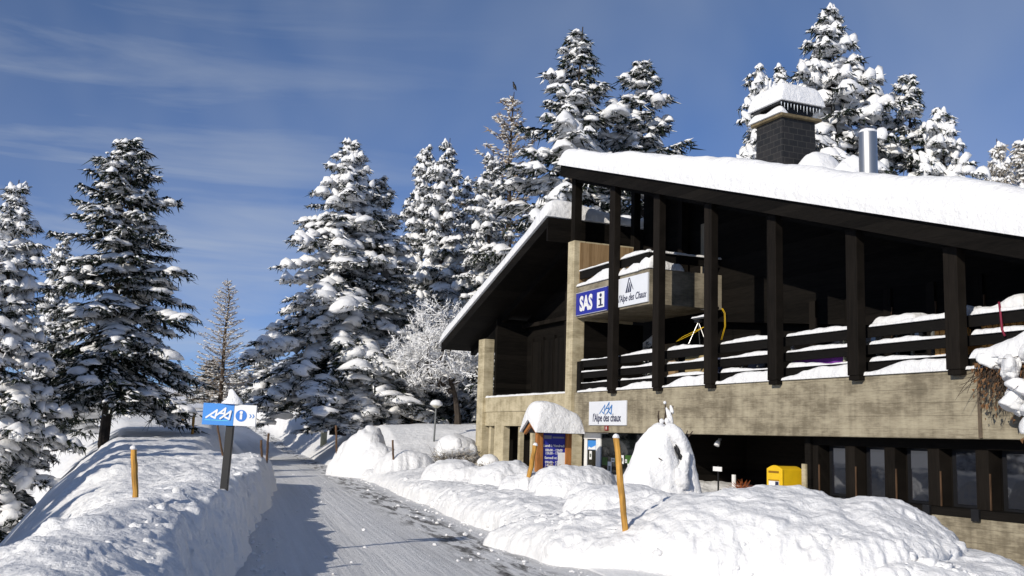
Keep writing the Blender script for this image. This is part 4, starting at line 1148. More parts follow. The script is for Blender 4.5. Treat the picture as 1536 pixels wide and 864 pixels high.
# ------------------------------------------------------------------ marker stakes
def stake(label, foot, top, width_px, mat_, cap=False, square=False):
    g = ground_hit(*foot)
    d = g[1]
    tp = at_depth(top[0], top[1], d)
    axis = Vector(tp - g)
    o = thing('marker_stake', label, 'stake', tuple(g))
    r_ = width_px * d / FPX / 2
    rr = np.random.RandomState(int(foot[0]))
    n = 7
    pts = [axis * (-0.35 / axis.length)] + [axis * (i / (n - 1)) + Vector((rr.randn(), rr.randn(), 0)) * r_ * .12 for i in range(n)]
    smooth_all(MB().tube(pts, [r_ * (0.92 + .16 * rr.rand()) for _ in pts], 9).build('pole', mat_, o)).modifiers.new('edges', 'EDGE_SPLIT')
    if cap:
        V, F = blobs(np.array([list(axis)]), np.array([[r_ * 1.1, r_ * 1.1, r_ * 1.2]]), np.zeros(1), np.zeros(1), 3, 2, .15)
        link('snow_cap', mesh_np('snow_cap', V, F, True), SNOW, o)
    return o
stake('thick orange wooden stake leaning left out of the snow bank before the snow figure', (938, 797), (924, 656), 9.5, OCHRE, True)
stake('short leaning wooden stake in the snow bank left of the kiosk', (793, 720), (803, 668), 7, OCHRE, True)
stake('yellow wooden stake with a dark streak alone on the left snow field', (203, 750), (200, 673), 9, OCHRE, True)
stake('slim brown stake leaning left on the field behind the blue road sign', (334, 683), (326, 638), 3, OCHRE_DK)
stake('ochre stake on the field left of the blue road sign', (288, 651), (292, 615), 4, OCHRE)
stake('tiny ochre stake farthest off on the left field before the frosted trees', (274, 631), (275, 612), 3, OCHRE)
stake('shorter of two dark stakes side by side at the left road edge', (393, 692), (392, 660), 3.4, OCHRE_DK)
stake('taller of two dark stakes side by side at the left road edge', (400, 692), (403, 650), 3.4, OCHRE_DK)
stake('thin stake on the slope right of the road beside the pale bollard', (505, 680), (504, 638), 3, OCHRE_DK)
stake('thin dark stake standing on the round snow heap at the right of the road', (590, 692), (589, 660), 3, OCHRE_DK)
bo = ground_hit(485, 668)
kb = bo[1] / FPX
o = thing('bollard', 'short pale square bollard on the snowy slope beside the road', 'bollard', tuple(bo), 0.4)
bevel(MB().box(-4 * kb, 4 * kb, -4 * kb, 4 * kb, -.3, 19 * kb).build('body', MARBLE, o), .02)
MB().box(-4.4 * kb, 4.4 * kb, -4.4 * kb, 4.4 * kb, 19 * kb + .002, 20.5 * kb).build('cap', GREYM, o)
# path lamp
lp = ground_hit(651, 662, 40)
kl = lp[1] / FPX
LP = thing('path_lamp', 'path lamp on a thin post with a mushroom of snow on its shade', 'lamp', tuple(lp))
LP.rotation_euler = (0, math.radians(1.2), 0)
smooth_all(MB().tube([(0, 0, -.3), (0, 0, 52 * kl)], [1.6 * kl, 1.2 * kl], 8).build('post', GREYM, LP))
smooth_all(MB().tube([(0, 0, 49 * kl), (0, 0, 52 * kl), (0, 0, 54 * kl)], [2.5 * kl, 7 * kl, 8 * kl], 16).build('shade', mat_plain('pale lamp shade', (.5, .47, .36), .5), LP))
V, F = blobs(np.array([[0, 0, 54.2 * kl]]), np.array([[9.5 * kl, 9.5 * kl, 7.5 * kl]]), np.zeros(1), np.zeros(1), 4, 3, .07)
link('snow_cap', mesh_np('snow_cap', V, F, True), SNOW, LP)

# ------------------------------------------------------------------ trees
def quads_blades(O_, D_, W_, name=None):
    """thin triangles: origins (n,3), tip offsets (n,3), half width vectors (n,3)"""
    n = len(O_)
    V = np.stack([O_ - W_, O_ + W_, O_ + D_], 1).reshape(-1, 3)
    F = np.arange(n * 3).reshape(-1, 3)
    return V, F
def spruce_mesh(seed, H, R, snow=1.0, dens=1.0, bare=0.04, droop=1.0, conic=0.85, big=1.0, gaps=0.0, needle=NEEDLE, blade=1.0, frost=0.0, levels=None, ragged=0.25, up=58):
    """one spruce: returns trunk, crown and snow meshes"""
    rs = np.random.RandomState(seed)
    z = H * bare
    B = []          # branches: z0, azimuth, length, start pitch
    az = rs.rand() * 6.28
    while z < H * 0.985:
        f = (z - H * bare) / (H * (1 - bare))
        Lmax = R * (1 - f) ** conic + 0.10
        nb = int(round((3.2 + 3.6 * (1 - f)) * dens))
        for k in range(max(2, nb)):
            if rs.rand() < gaps * (0.4 + f * 0.6): continue
            az += 2.39996 + rs.randn() * .25
            L = Lmax * (1 - ragged + ragged * 1.6 * rs.rand())
            if f < .12: L *= .75 + .35 * rs.rand()
            B.append((z + rs.randn() * .10 * H / 16, az, L, math.radians(-16 + up * f ** 1.3 + rs.randn() * 6)))
        z += (0.34 + 0.30 * (1 - f)) * (H / 16) ** 0.6 / (levels or 1.0)
    B = np.array(B)
    nB = len(B)
    z0, azs, Ls, pit = B.T
    fB = np.clip((z0 / H - bare) / (1 - bare), 0, 1)
    dr = droop * (0.20 + 0.22 * (1 - fB)) * Ls
    ca, sa = np.cos(azs), np.sin(azs)
    def path(i, s):
        r = Ls[i] * s * np.cos(pit[i])
        zz = z0[i] + Ls[i] * s * np.sin(pit[i]) - dr[i] * s ** 1.6 + 0.16 * Ls[i] * np.clip(s - .7, 0, 1) ** 2 * 3
        return np.stack([r * ca[i], r * sa[i], zz], -1)
    # --- needles: side twigs hanging from each branch
    per = np.maximum((10 + Ls * 15) * 1.0, 8).astype(int)
    bi = np.repeat(np.arange(nB), per)
    n = len(bi)
    s = np.clip(0.10 + 0.92 * rs.rand(n) ** 0.75, 0, 1.02)
    side = np.where(rs.rand(n) < .5, -1, 1)
    tl = (0.40 * Ls[bi] * (1 - .72 * s) + .13) * (0.6 + .7 * rs.rand(n))
    ang = np.radians(rs.uniform(25, 75, n)) * side
    p0 = path(bi, s)
    td = np.stack([np.cos(azs[bi] + ang), np.sin(azs[bi] + ang), -0.22 - .35 * rs.rand(n)], -1)
    td /= np.linalg.norm(td, axis=1, keepdims=True)
    # flat drooping shoots along the twig
    m = 5
    ti = np.repeat(np.arange(n), m)
    q = rs.rand(n * m)
    O_ = p0[ti] + td[ti] * (tl[ti] * q)[:, None]
    rd = rs.randn(n * m, 3) * .55
    D_ = td[ti] * .75 + rd + np.array([0, 0, -.35])
    D_ *= ((0.13 + .17 * rs.rand(n * m)) * (0.6 + .5 * np.minimum(tl[ti], 1)) * blade)[:, None]
    Wv = np.cross(D_, rs.randn(n * m, 3)); Wv /= np.linalg.norm(Wv, axis=1, keepdims=True) + 1e-9
    Wv *= (.018 + .030 * rs.rand(n * m))[:, None] * blade
    V1, F1 = quads_blades(O_, D_, Wv)
    # broad shade-giving sprays along each branch
    m2 = 1
    O2 = p0 + rs.randn(n, 3) * .03; D2 = td * tl[:, None] * 1.05
    W2 = np.cross(td, np.array([0, 0, 1.0])) ; W2 /= np.linalg.norm(W2, axis=1, keepdims=True) + 1e-9
    W2 = W2 * (.05 + .07 * rs.rand(n))[:, None] * np.minimum(1, tl + .4)[:, None] + rs.randn(n, 3) * .012
    V2, F2 = quads_blades(O2, D2, W2)
    # the branch wood itself
    S6 = np.linspace(0, 1, 6)
    mb = []
    crownV = np.concatenate([V1, V2]); crownF = np.concatenate([F1, F2 + len(V1)])
    crown = mesh_np('crown', crownV, crownF); crown.materials.append(needle)
    tb = MB()
    tz = [-1.6, 0, H * .02, H * .25, H * .5, H * .75, H * .99]
    r0 = 0.012 * H + .05
    tb.tube([(rs.randn() * .02 * i, rs.randn() * .02 * i, z_) for i, z_ in enumerate(tz)], [r0 * 1.25, r0 * 1.2, r0, r0 * .8, r0 * .55, r0 * .3, .02], 9)
    for i in range(nB):
        if Ls[i] > .7:
            P = [path(np.array([i]), np.array([t]))[0] for t in (0, .35, .7, .95)]
            tb.tube(P, [.012 + .011 * Ls[i], .010 + .008 * Ls[i], .012, .006], 4, False)
    trunk = bpy.data.meshes.new('trunk'); trunk.from_pydata(tb.v, [], tb.f); trunk.update(); trunk.materials.append(BARK)
    # --- snow: pillows lying along the branches, lumps on the twigs, dusting
    Cs, Rs_, Yw, Pt = [], [], [], []
    for i in range(nB):
        if rs.rand() > .94 * min(1, snow + .1): continue
        L = Ls[i]
        if L < .32:
            c = path(np.array([i]), np.array([.7]))[0]
            Cs.append(c + [0, 0, .03]); Rs_.append((.13 + L * .3, .10 + L * .2, .07 + .05 * rs.rand())); Yw.append(azs[i]); Pt.append(0.2); continue
        heavy = (0.45 + .75 * rs.rand()) * snow * big
        st = rs.uniform(.18, .42) if L > 1.2 else .25
        while st < 1.0:
            ln = rs.uniform(.22, .46) * min(1.15, .45 + .35 * L)
            wd = (0.27 * L * (1 - .5 * st) + .12) * rs.uniform(.6, 1.15)
            wd = min(wd, .62 * big)
            c = path(np.array([i]), np.array([st]))[0]
            e = path(np.array([i]), np.array([min(1.02, st + .1)]))[0]
            lat = rs.randn() * wd * .35
            c = c + np.array([-sa[i] * lat, ca[i] * lat, .035 + .05 * heavy - abs(lat) * .15])
            if rs.rand() < 0.88 * min(1, .55 + snow * .4):
                hgt = (.08 + .20 * heavy * rs.uniform(.5, 1.25)) * min(1, .5 + .3 * L)
                hgt = min(hgt, .30)
                Cs.append(c); Rs_.append((ln * .72 * (0.7 + .3 * L ** .5), wd, hgt)); Yw.append(azs[i] + rs.randn() * .25)
                Pt.append(min(.22, max(-.65, math.atan2(e[2] - c[2] + .05, .1 * L + 1e-3) * .55 - .14)) + rs.randn() * .08)
            st += ln * rs.uniform(.55, 1.05) / max(.6, L ** .6)
    V3, F3 = blobs(np.array(Cs), np.array(Rs_), np.array(Yw), np.array(Pt), seed + 7, 2, .48, .7, 1.9, .85)
    # lumps on the side twigs
    pick = np.nonzero(rs.rand(n) < .42 * snow)[0]
    cc = p0[pick] + td[pick] * (tl[pick] * rs.uniform(.35, .95, len(pick)))[:, None] + np.array([0, 0, .02])
    rr = np.stack([.06 + .16 * tl[pick] * rs.rand(len(pick)) + .03, .045 + .07 * rs.rand(len(pick)), .03 + .055 * rs.rand(len(pick))], -1) * (.8 + .25 * big)
    V4, F4 = blobs(cc, rr, azs[bi[pick]] + ang[pick], np.full(len(pick), -.3), seed + 8, 1, .35, .6, 1.5, .4)
    # fine frost on some shoots
    allV, allF = [V3, V4], [F3, F4 + len(V3)]
    if frost:
        kx = rs.rand(len(O_)) < frost
        Vf, Ff = quads_blades(O_[kx] + [0, 0, .012], D_[kx] * 1.04 + [0, 0, .012], Wv[kx] * 1.15)
        allF.append(Ff + len(V3) + len(V4)); allV.append(Vf)
    snow_me = mesh_np('snow', np.concatenate(allV), np.concatenate(allF), True); snow_me.materials.append(SNOW_TREE)
    return trunk, crown, snow_me, H, R

def larch_mesh(seed, H, R, mat_=LARCH, dens=1.0, snow=0.5):
    """bare frosted larch: open, upcurved thin branches full of frosty twigs"""
    rs = np.random.RandomState(seed)
    tb = MB(); r0 = .010 * H + .04
    tb.tube([(rs.randn() * .03 * i, rs.randn() * .03 * i, z_) for i, z_ in enumerate([-1.5, 0, H * .3, H * .6, H * .85, H * .995])], [r0 * 1.2, r0, r0 * .8, r0 * .5, r0 * .25, .012], 8)
    O_, D_, W_, Cs, Rr, Yw = [], [], [], [], [], []
    z = H * .10; az = 0
    while z < H * .97:
        f = z / H
        L0 = R * (1 - f) ** .8 + .15
        for k in range(int(5 * dens)):
            az += 2.4 + rs.randn() * .4
            L = L0 * rs.uniform(.45, 1.1)
            up = rs.uniform(-.15, .25) + .5 * f
            d = np.array([math.cos(az), math.sin(az), up])
            P = [np.array([0, 0, z]) + d * L * t + np.array([0, 0, -.18 * L * t * (1 - t) * 2 + .12 * L * t * t]) for t in (0, .3, .6, .85, 1)]
            tb.tube(P, [.008 + .009 * L, .008 + .006 * L, .012, .008, .004], 4, False)
            nt = int(16 + 26 * L)
            tt = rs.uniform(.12, 1.03, nt)
            base = np.array([np.array([np.interp(t, (0, .3, .6, .85, 1), [p[c] for p in P]) for c in range(3)]) for t in tt])
            dd = rs.randn(nt, 3) * .8 + d * .8 + np.array([0, 0, -.1])
            dd /= np.linalg.norm(dd, axis=1, keepdims=True)
            ll = rs.uniform(.10, .34, nt) * (.6 + .4 * min(1, L))
            ww = np.cross(dd, rs.randn(nt, 3)); ww /= np.linalg.norm(ww, axis=1, keepdims=True); ww *= rs.uniform(.016, .034, nt)[:, None]
            O_.append(base); D_.append(dd * ll[:, None]); W_.append(ww)
            kk = np.nonzero(rs.rand(nt) < .34 * snow)[0]
            Cs.append(base[kk] + dd[kk] * .05 + [0, 0, .03]); Rr.append(np.stack([rs.uniform(.06, .17, len(kk)), rs.uniform(.04, .09, len(kk)), rs.uniform(.03, .06, len(kk))], -1)); Yw.append(np.full(len(kk), az))
        z += rs.uniform(.22, .42) * (H / 16) ** .5
    V, F = quads_blades(np.concatenate(O_), np.concatenate(D_), np.concatenate(W_))
    crown = mesh_np('crown', V, F); crown.materials.append(mat_)
    trunk = bpy.data.meshes.new('trunk'); trunk.from_pydata(tb.v, [], tb.f); trunk.update(); trunk.materials.append(TWIG)
    V, F = blobs(np.concatenate(Cs), np.concatenate(Rr), np.concatenate(Yw), np.zeros(sum(map(len, Cs))), seed, 1, .3, .6)
    sm = mesh_np('snow', V, F, True); sm.materials.append(SNOW_TREE)
    return trunk, crown, sm, H, R

PROTO = {
    'full': spruce_mesh(101, 17, 5.0, snow=1.05, conic=.80, big=1.2, ragged=.34, dens=.95, bare=.13, frost=.30, up=46),
    'tall': spruce_mesh(102, 18, 3.6, snow=1.05, conic=.78, big=1.1, ragged=.38, frost=.30),
    'slim': spruce_mesh(103, 17, 3.0, snow=1.0, conic=.75, big=1.0, ragged=.40, levels=1.1, frost=.30),
    'dark': spruce_mesh(104, 16, 4.4, snow=.62, conic=.62, bare=.19, big=.9, dens=1.1, droop=.75, ragged=.40, levels=1.15, frost=.2),
    'laden': spruce_mesh(105, 16, 4.6, snow=1.25, conic=.75, big=1.75, ragged=.36, droop=1.25, dens=.85, frost=.30, up=22),
    'crisp': spruce_mesh(106, 18, 4.4, snow=.85, conic=.82, big=1.0, ragged=.45, dens=.9, droop=.8, frost=.24),
    'larch': larch_mesh(107, 18, 3.6),
    'frosty': spruce_mesh(108, 12, 2.6, snow=.9, conic=.8, big=.6, needle=NEEDLE_FROST, frost=.25),
    'bush': spruce_mesh(109, 5, 2.4, snow=1.2, conic=.6, big=1.2, bare=.06, frost=.30),
}
PROTO['sapling'] = spruce_mesh(110, 4.0, 1.5, snow=.7, conic=.8, big=.6, bare=.01, needle=NEEDLE_FROST, frost=.3)
_rz = np.random.RandomState(3)
def tree(kind, name, label, top, d, half_px, base=None, group=None, lean=0.0, rz=None):
    """top: photo pixel of the tip; d: distance; half_px: half width of the crown in photo pixels"""
    trunk, crown, sm, H, R = PROTO[kind]
    tp = at_depth(top[0], top[1], d)
    if base is None: base = gz(tp[0], tp[1]) - 0.2
    h = tp[2] - base
    rad = 1.18 * half_px * d / FPX
    o = thing(name, label, 'tree', (tp[0] - math.tan(lean) * h, tp[1], base), 0, group)
    o.rotation_euler = (0, lean, _rz.rand() * 6.28 if rz is None else rz)
    if lean: o.rotation_euler = Matrix.Rotation(lean, 3, 'Y').to_euler()
    o.scale = (rad / R, rad / R, h / H)
    link('trunk', trunk, None, o); link('crown', crown, None, o); link('snow', sm, None, o)
    return o
G = None
tree('tall', 'spruce_tree', 'snowy spruce cut by the left edge of the photo', (28, 262), 42, 112, -4.0, G)
tree('dark', 'spruce_tree', 'broad dark spruce with a bare lower trunk left of the larch', (196, 207), 48, 124, None, G)
tree('larch', 'larch_tree', 'small frosted brown larch behind the blue road sign', (343, 417), 74, 56, None, G)
tree('full', 'spruce_tree', 'large wide snow covered spruce in the centre beside the road bend', (527, 208), 60, 128, 3.0, G)
tree('slim', 'spruce_tree', 'shorter snowy spruce close against the right side of the wide centre spruce', (571, 263), 61.5, 80, 2.7, G)
tree('slim', 'spruce_tree', 'narrow snowy spruce, left one of the twin tips above the bare tree', (640, 216), 73, 66, 2, G)
tree('tall', 'spruce_tree', 'narrow snowy spruce with a snow plug on its tip, right one of the twin tips', (671, 204), 70, 72, 2, G)
tree('slim', 'spruce_tree', 'slim snowy spruce partly hidden behind the twin spruces', (702, 262), 77, 52, 2, G)
tree('tall', 'spruce_tree', 'snowy spruce standing before the tall frosted larch', (738, 224), 66, 78, 2, G)
tree('larch', 'larch_tree', 'tall frosted larch with a bird on its tip left of the chalet', (768, 137), 71, 120, 1.5, G)
tree('crisp', 'spruce_tree', 'tall spruce rising behind the left end of the main roof', (867, 37), 59, 165, 1, G)
tree('crisp', 'spruce_tree', 'second tall spruce right of the tallest one behind the left roof end', (964, 82), 61, 155, 1, G)
tree('full', 'spruce_tree', 'tallest spruce behind the brick patterned chimney', (1246, 10), 52, 185, 1, G)
tree('crisp', 'spruce_tree', 'pointed dark spruce right of the steel flue', (1361, 102), 52, 125, 1, G)
tree('laden', 'spruce_tree', 'leaning spruce with a round snow ball tip left of the chimney', (1134, 92), 47, 120, 1, G, lean=-.10)
tree('slim', 'spruce_tree', 'small slender spruce tip between the leaning spruce and the tallest one', (1171, 95), 58, 70, 1, G)
tree('tall', 'spruce_tree', 'snowy spruce between the tallest spruce and the pointed dark one', (1312, 128), 55, 90, 1, G)
tree('laden', 'spruce_tree', 'spruce buried under round masses of snow right of the pointed dark spruce', (1412, 158), 49, 130, 1, G)
tree('frosty', 'spruce_tree', 'frosted pale spruce at the right edge above the roof', (1497, 206), 66, 70, 1, G)
tree('frosty', 'spruce_tree', 'frosted pale spruce cut by the right edge of the photo', (1535, 196), 68, 84, 1, G)
tree('laden', 'spruce_tree', 'low snow laden spruce filling the gap under the twin spruces', (618, 440), 66, 74, 3.4, G)
tree('bush', 'young_spruce', 'low young spruce under deep snow at the foot of the wide centre spruce', (425, 575), 66, 46, 3.2, G)
tree('bush', 'young_spruce', 'low snow bowed young spruce at the right foot of the wide centre spruce', (575, 535), 60, 60, 3.1, G)
tree('laden', 'spruce_tree', 'half hidden snow laden spruce between the larch and the centre spruce', (398, 524), 88, 44, 4.2, G)
tree('bush', 'young_spruce', 'low young spruce hiding the trunks of the two centre spruces', (520, 572), 58.5, 56, 2.2, G)
tree('bush', 'young_spruce', 'dark young spruce behind the white half of the road sign', (366, 560), 78, 44, 3.4, G)
tree('dark', 'spruce_tree', 'dark spruce at the foot of the small frosted larch', (318, 540), 82, 38, 3.2, G)
tree('tall', 'spruce_tree', 'dark filler spruce behind the leftmost spruce', (96, 345), 62, 52, 0.8, G)
for k, (x, y, d, hw) in enumerate(((160, 598, 100, 16), (182, 592, 108, 15), (205, 596, 112, 18), (226, 590, 105, 17), (246, 586, 110, 17), (262, 590, 104, 15), (280, 592, 108, 16), (240, 604, 92, 16))):
    tree('sapling', 'young_spruce', 'small frosted young tree in the distant row left of the road sign', (x, y), d, hw, None, 'small frosted trees in the distance')
# two trees just outside the left edge whose shade falls on the hollow
for k, (x, y, h, r) in enumerate(((-15.2, 8.0, 9.2, 2.2), (-16.8, 14.0, 9.7, 2.6), (-18.4, 19.0, 10.8, 2.8), (-20.6, 25.0, 11.9, 3.0), (-22.4, 30.0, 12.6, 2.8),
                                 (-21.0, 5.0, 12.4, 3.2), (-23.0, 11.0, 13.2, 3.3), (-25.0, 17.5, 14.2, 3.4), (-22, 18, 12.0, 3.0))):
    trunk, crown, sm, H, R = PROTO[('tall', 'slim')[k % 2]]
    x += 2.1
    o = thing('spruce_tree', 'snowy spruce outside the left edge of the photo', 'tree', (x, y, gz(x, y) - .3), k * 1.3, 'spruces outside the left edge')
    o.scale = (r / R, r / R, h / H)
    link('trunk', trunk, None, o); link('crown', crown, None, o); link('snow', sm, None, o)

# --- the bare deciduous tree with snow on every branch
def bare_tree(label, foot, top, half_px, d, seed):
    rs = np.random.RandomState(seed)
    b0 = at_depth(foot[0], foot[1], d)
    gzv = b0[2]
    Ht = (foot[1] - top[1]) * d / FPX
    Wd = half_px * d / FPX
    wood, sn, tips = MB(), MB(), []
    def grow(p, dirv, L, r, lev):
        pts = [p]; dd = dirv
        n = 4
        for i in range(n):
            dd = (dd + Vector(rs.randn(3)) * .17 + Vector((0, 0, .06))).normalized()
            p = p + dd * (L / n); pts.append(p)
        rad = [r * (1 - .45 * i / n) for i in range(n + 1)]
        wood.tube(pts, rad, 6 if lev < 2 else 4, False)
        if lev >= 4: tips.extend([tuple(q) for q in pts[1:]])
        if lev > 0:
            sp_ = [q + Vector((0, 0, rad[i] * .9 + .012)) for i, q in enumerate(pts)]
            hz_ = math.hypot(dd.x, dd.y)
            if hz_ > .25 and rs.rand() < .93:
                sr = [(.012 + rad[i] * .72) * (.5 + .9 * rs.rand()) * (.6 + .5 * hz_) for i in range(n + 1)]
                sn.tube(sp_, sr, 5)
        if lev < 5:
            kids = (5, 4, 4, 3, 3)[lev]
            for c in range(kids):
                i = min(n, 1 + int(rs.rand() * n)) if c else n
                if lev == 0: i = n
                side = Vector(rs.randn(3)); side.z *= .45
                nd = (dd * .62 + side.normalized() * .85 + Vector((0, 0, .12 if lev < 3 else -.02))).normalized()
                grow(pts[i], nd, L * rs.uniform(.55, .86) * (1.25 if lev == 0 else 1), r * .54, lev + 1)
    o = thing('bare_tree', label, 'tree', (b0[0], b0[1], gzv), 0)
    grow(Vector((0, 0, -.4)), Vector((-.05, 0, 1)), 1.7, .15, 0)
    V = np.array(wood.v); 
    ext = max(abs(V[:, 0]).max(), .1); hz2 = V[:, 2].max()
    w_ = wood.build('branches', BARK, o); s_ = sn.build('snow', SNOW_TREE, o, True)
    fp = np.array(tips); k = np.repeat(np.arange(len(fp)), 5)
    D_ = rs.randn(len(k), 3); D_ /= np.linalg.norm(D_, axis=1, keepdims=True); D_ *= rs.uniform(.05, .20, len(k))[:, None]
    W_ = np.cross(D_, rs.randn(len(k), 3)); W_ /= np.linalg.norm(W_, axis=1, keepdims=True) + 1e-9; W_ *= rs.uniform(.010, .022, len(k))[:, None]
    Vq, Fq = quads_blades(fp[k] + rs.randn(len(k), 3) * .05, D_, W_)
    link('frost', mesh_np('frost', Vq, Fq), SNOW_TREE, o)
    o.scale = (Wd / ext, Wd / ext, Ht / hz2)
bare_tree('bare broadleaf tree with snow on every branch at the left of the chalet', (686, 642), (668, 455), 118, 57, 5)
bare_tree('smaller bare bush of snowy branches behind the bare tree', (618, 640), (605, 500), 64, 60, 9)

# --- snow covered shrubs
def shrub_twigs(rs, n, r0, h, spread=1.0):
    return twig_cloud(rs, n, lambda r: ((r.uniform(-r0, r0) * .6, r.uniform(-r0, r0) * .6, 0), (r.randn() * .6 * spread, r.randn() * .6 * spread, .7), h * r.uniform(.6, 1.15)), .012)
def shrub(label, px, py_top, py_foot, d, half_px, seed, cap_h=.55):
    rs = np.random.RandomState(seed)
    p = at_depth(px, py_foot, d); tp = at_depth(px, py_top, d)
    H = tp[2] - p[2]; R = half_px * d / FPX
    o = thing('snowy_shrub', label, 'shrub', (p[0], p[1], p[2]))
    shrub_twigs(rs, 240, R, H * .8).build('twigs', TWIG, o)
    n = 700
    a = rs.rand(n) * 6.28; rr = R * (.75 + .3 * rs.rand(n)); zz = H * rs.uniform(.05, .62, n)
    O_ = np.stack([rr * np.cos(a), rr * np.sin(a), zz], -1)
    D_ = np.stack([np.cos(a), np.sin(a), rs.uniform(-.6, .6, n)], -1) * rs.uniform(.08, .22, n)[:, None] + rs.randn(n, 3) * .05
    W_ = np.cross(D_, rs.randn(n, 3)); W_ /= np.linalg.norm(W_, axis=1, keepdims=True) + 1e-9; W_ *= .02
    V, F = quads_blades(O_ * [.95, .95, 1], D_, W_)
    link('frosted_shoots', mesh_np('frosted_shoots', V, F), NEEDLE_FROST, o)
    C_ = [[0, 0, H * .62]]; Rr = [[R * .98, R * .98, H * .40]]
    for _ in range(12):
        a = rs.rand() * 6.28; C_.append([R * .72 * math.cos(a), R * .72 * math.sin(a), H * rs.uniform(.42, .70)]); Rr.append([R * .30, R * .38, H * rs.uniform(.12, .26)])
    V, F = blobs(np.array(C_), np.array(Rr), rs.rand(13) * 6, np.zeros(13), seed, 3, .13, .55, 1.3)
    link('snow_cap', mesh_np('snow_cap', V, F, True), SNOW, o)
shrub('round frosted shrub with a smooth dome of snow left of the chalet corner', 684, 652, 708, 37, 31, 21)
shrub('low frosted shrub beside the concrete cellar posts', 733, 682, 716, 36, 17, 22)
shrub('tiny frosted shrub just left of the cellar opening', 712, 682, 712, 38, 10, 23)

# --- tall drooping shrub buried in snow, like a hooded figure
def hooded():
    d = 19.0
    foot = at_depth(992, 768, d); tp = at_depth(986, 634, d)
    k = d / FPX
    o = thing('snow_buried_shrub', 'tall shrub buried in snow like a hooded figure with bare twigs on top', 'shrub', (foot[0], foot[1], foot[2]))
    H = tp[2] - foot[2]
    # outline of the heap: height fraction, centre x and half width in photo pixels
    prof = [(0.0, 0, 74), (.10, -1, 67), (.22, -3, 57), (.36, -5, 48), (.5, -6, 41), (.64, -6, 35), (.76, -6, 31), (.86, -5, 25), (.93, -5, 18), (.98, -5, 9), (1.0, -5, 2)]
    nr, ns = 64, 72
    V = []
    for i in range(nr):
        f = i / (nr - 1)
        cx_ = np.interp(f, [p[0] for p in prof], [p[1] for p in prof]) * k
        r_ = np.interp(f, [p[0] for p in prof], [p[2] for p in prof]) * k
        for j in range(ns):
            a = 2 * math.pi * j / ns
            V.append((cx_ + r_ * math.cos(a), r_ * .78 * math.sin(a), f * H))
    V = np.array(V)
    nrm = np.stack([np.cos(np.tile(np.arange(ns) / ns * 2 * math.pi, nr)), np.sin(np.tile(np.arange(ns) / ns * 2 * math.pi, nr)), np.zeros(nr * ns)], 1)
    low = fbm(V * np.array([1.6, 1.6, .9]), 3, 77); mid = fbm(V * np.array([4.2, 4.2, 0.9]) + 9, 3, 78)
    fade = np.clip(np.minimum(V[:, 2] / (H * .25), (H - V[:, 2]) / (H * .06)), 0, 1)
    V = V + nrm * ((.12 * low + .10 * mid) * fade)[:, None]
    idx = np.arange(nr * ns).reshape(nr, ns)
    F = np.stack([idx[:-1], np.roll(idx[:-1], -1, 1), np.roll(idx[1:], -1, 1), idx[1:]], -1).reshape(-1, 4)
    link('snow_mantle', mesh_np('snow_mantle', V, F, True), SNOW, o)
    # bowed branch with its own roll of snow down the right flank, and the painted shade of the hollow beside it
    arch = MB()
    A = [(0, -14, 124), (14, -18, 119), (25, -20, 104), (34, -19, 80), (40, -16, 54), (47, -12, 28), (56, -8, 2)]
    arch.tube([(x * k, y * k, z * k) for x, y, z in A], [.10, .15, .15, .13, .12, .13, .14], 14)
    oo = arch.build('bowed_branch_snow', SNOW, o, True)
    sb = oo.modifiers.new('round', 'SUBSURF'); sb.levels = sb.render_levels = 2
    tx = bpy.data.textures.new('lumps', 'CLOUDS'); tx.noise_scale = .22
    dm = oo.modifiers.new('lumps', 'DISPLACE'); dm.texture = tx; dm.strength = .07; dm.texture_coords = 'LOCAL'
    V, F = blobs(np.array([[27 * k, -30 * k, 62 * k], [24 * k, -33 * k, 50 * k], [31 * k, -28 * k, 74 * k]]), np.array([[.10, .1, .22], [.12, .10, .20], [.08, .1, .18]]), np.zeros(3), np.array([-.2, .3, -.2]), 5, 3, .2, 1)
    link('snow_roll', mesh_np('snow_roll', V, F, True), SNOW, o)
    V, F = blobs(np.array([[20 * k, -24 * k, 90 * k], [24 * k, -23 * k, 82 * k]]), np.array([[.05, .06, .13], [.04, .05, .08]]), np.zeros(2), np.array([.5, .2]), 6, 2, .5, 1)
    link('hollow_shade', mesh_np('hollow_shade', V, F, True), BLACK, o)  # solid black lumps stand in for the shade inside the gap
    rs = np.random.RandomState(8)
    tw = MB()
    tw.tube([(-4 * k, 0, 128 * k), (-6 * k, 0, 140 * k), (-5 * k, 0, 148 * k)], [.022, .016, .008], 5)
    tw.tube([(3 * k, 0, 126 * k), (5 * k, 0, 146 * k), (4 * k, 0, 162 * k)], [.022, .015, .008], 5)
    tw.tube([(9 * k, 0, 126 * k), (13 * k, 0, 142 * k), (16 * k, 0, 156 * k)], [.024, .018, .012], 5)
    tw.tube([(34 * k, -4 * k, 106 * k), (37 * k, -4 * k, 120 * k)], [.02, .008], 5).tube([(36 * k, -4 * k, 108 * k), (45 * k, -4 * k, 119 * k)], [.02, .008], 5)
    tw.tube([(-11 * k, -27 * k, 80 * k), (-5 * k, -33 * k, 76 * k)], [.014, .008], 4)
    tw.build('twigs', TWIG, o)
    V, F = blobs(np.array([[4 * k, 0, 160 * k], [11 * k, 0, 140 * k], [8 * k, 0, 132 * k], [14 * k, 0, 150 * k], [-1 * k, 0, 132 * k]]), np.array([[.03, .03, .035], [.05, .045, .17], [.06, .05, .08], [.03, .025, .09], [.05, .04, .05]]), np.zeros(5), np.array([0, .35, .2, .3, 0]), 11, 2, .2, .9)
    link('twig_snow', mesh_np('twig_snow', V, F, True), SNOW, o)
hooded()

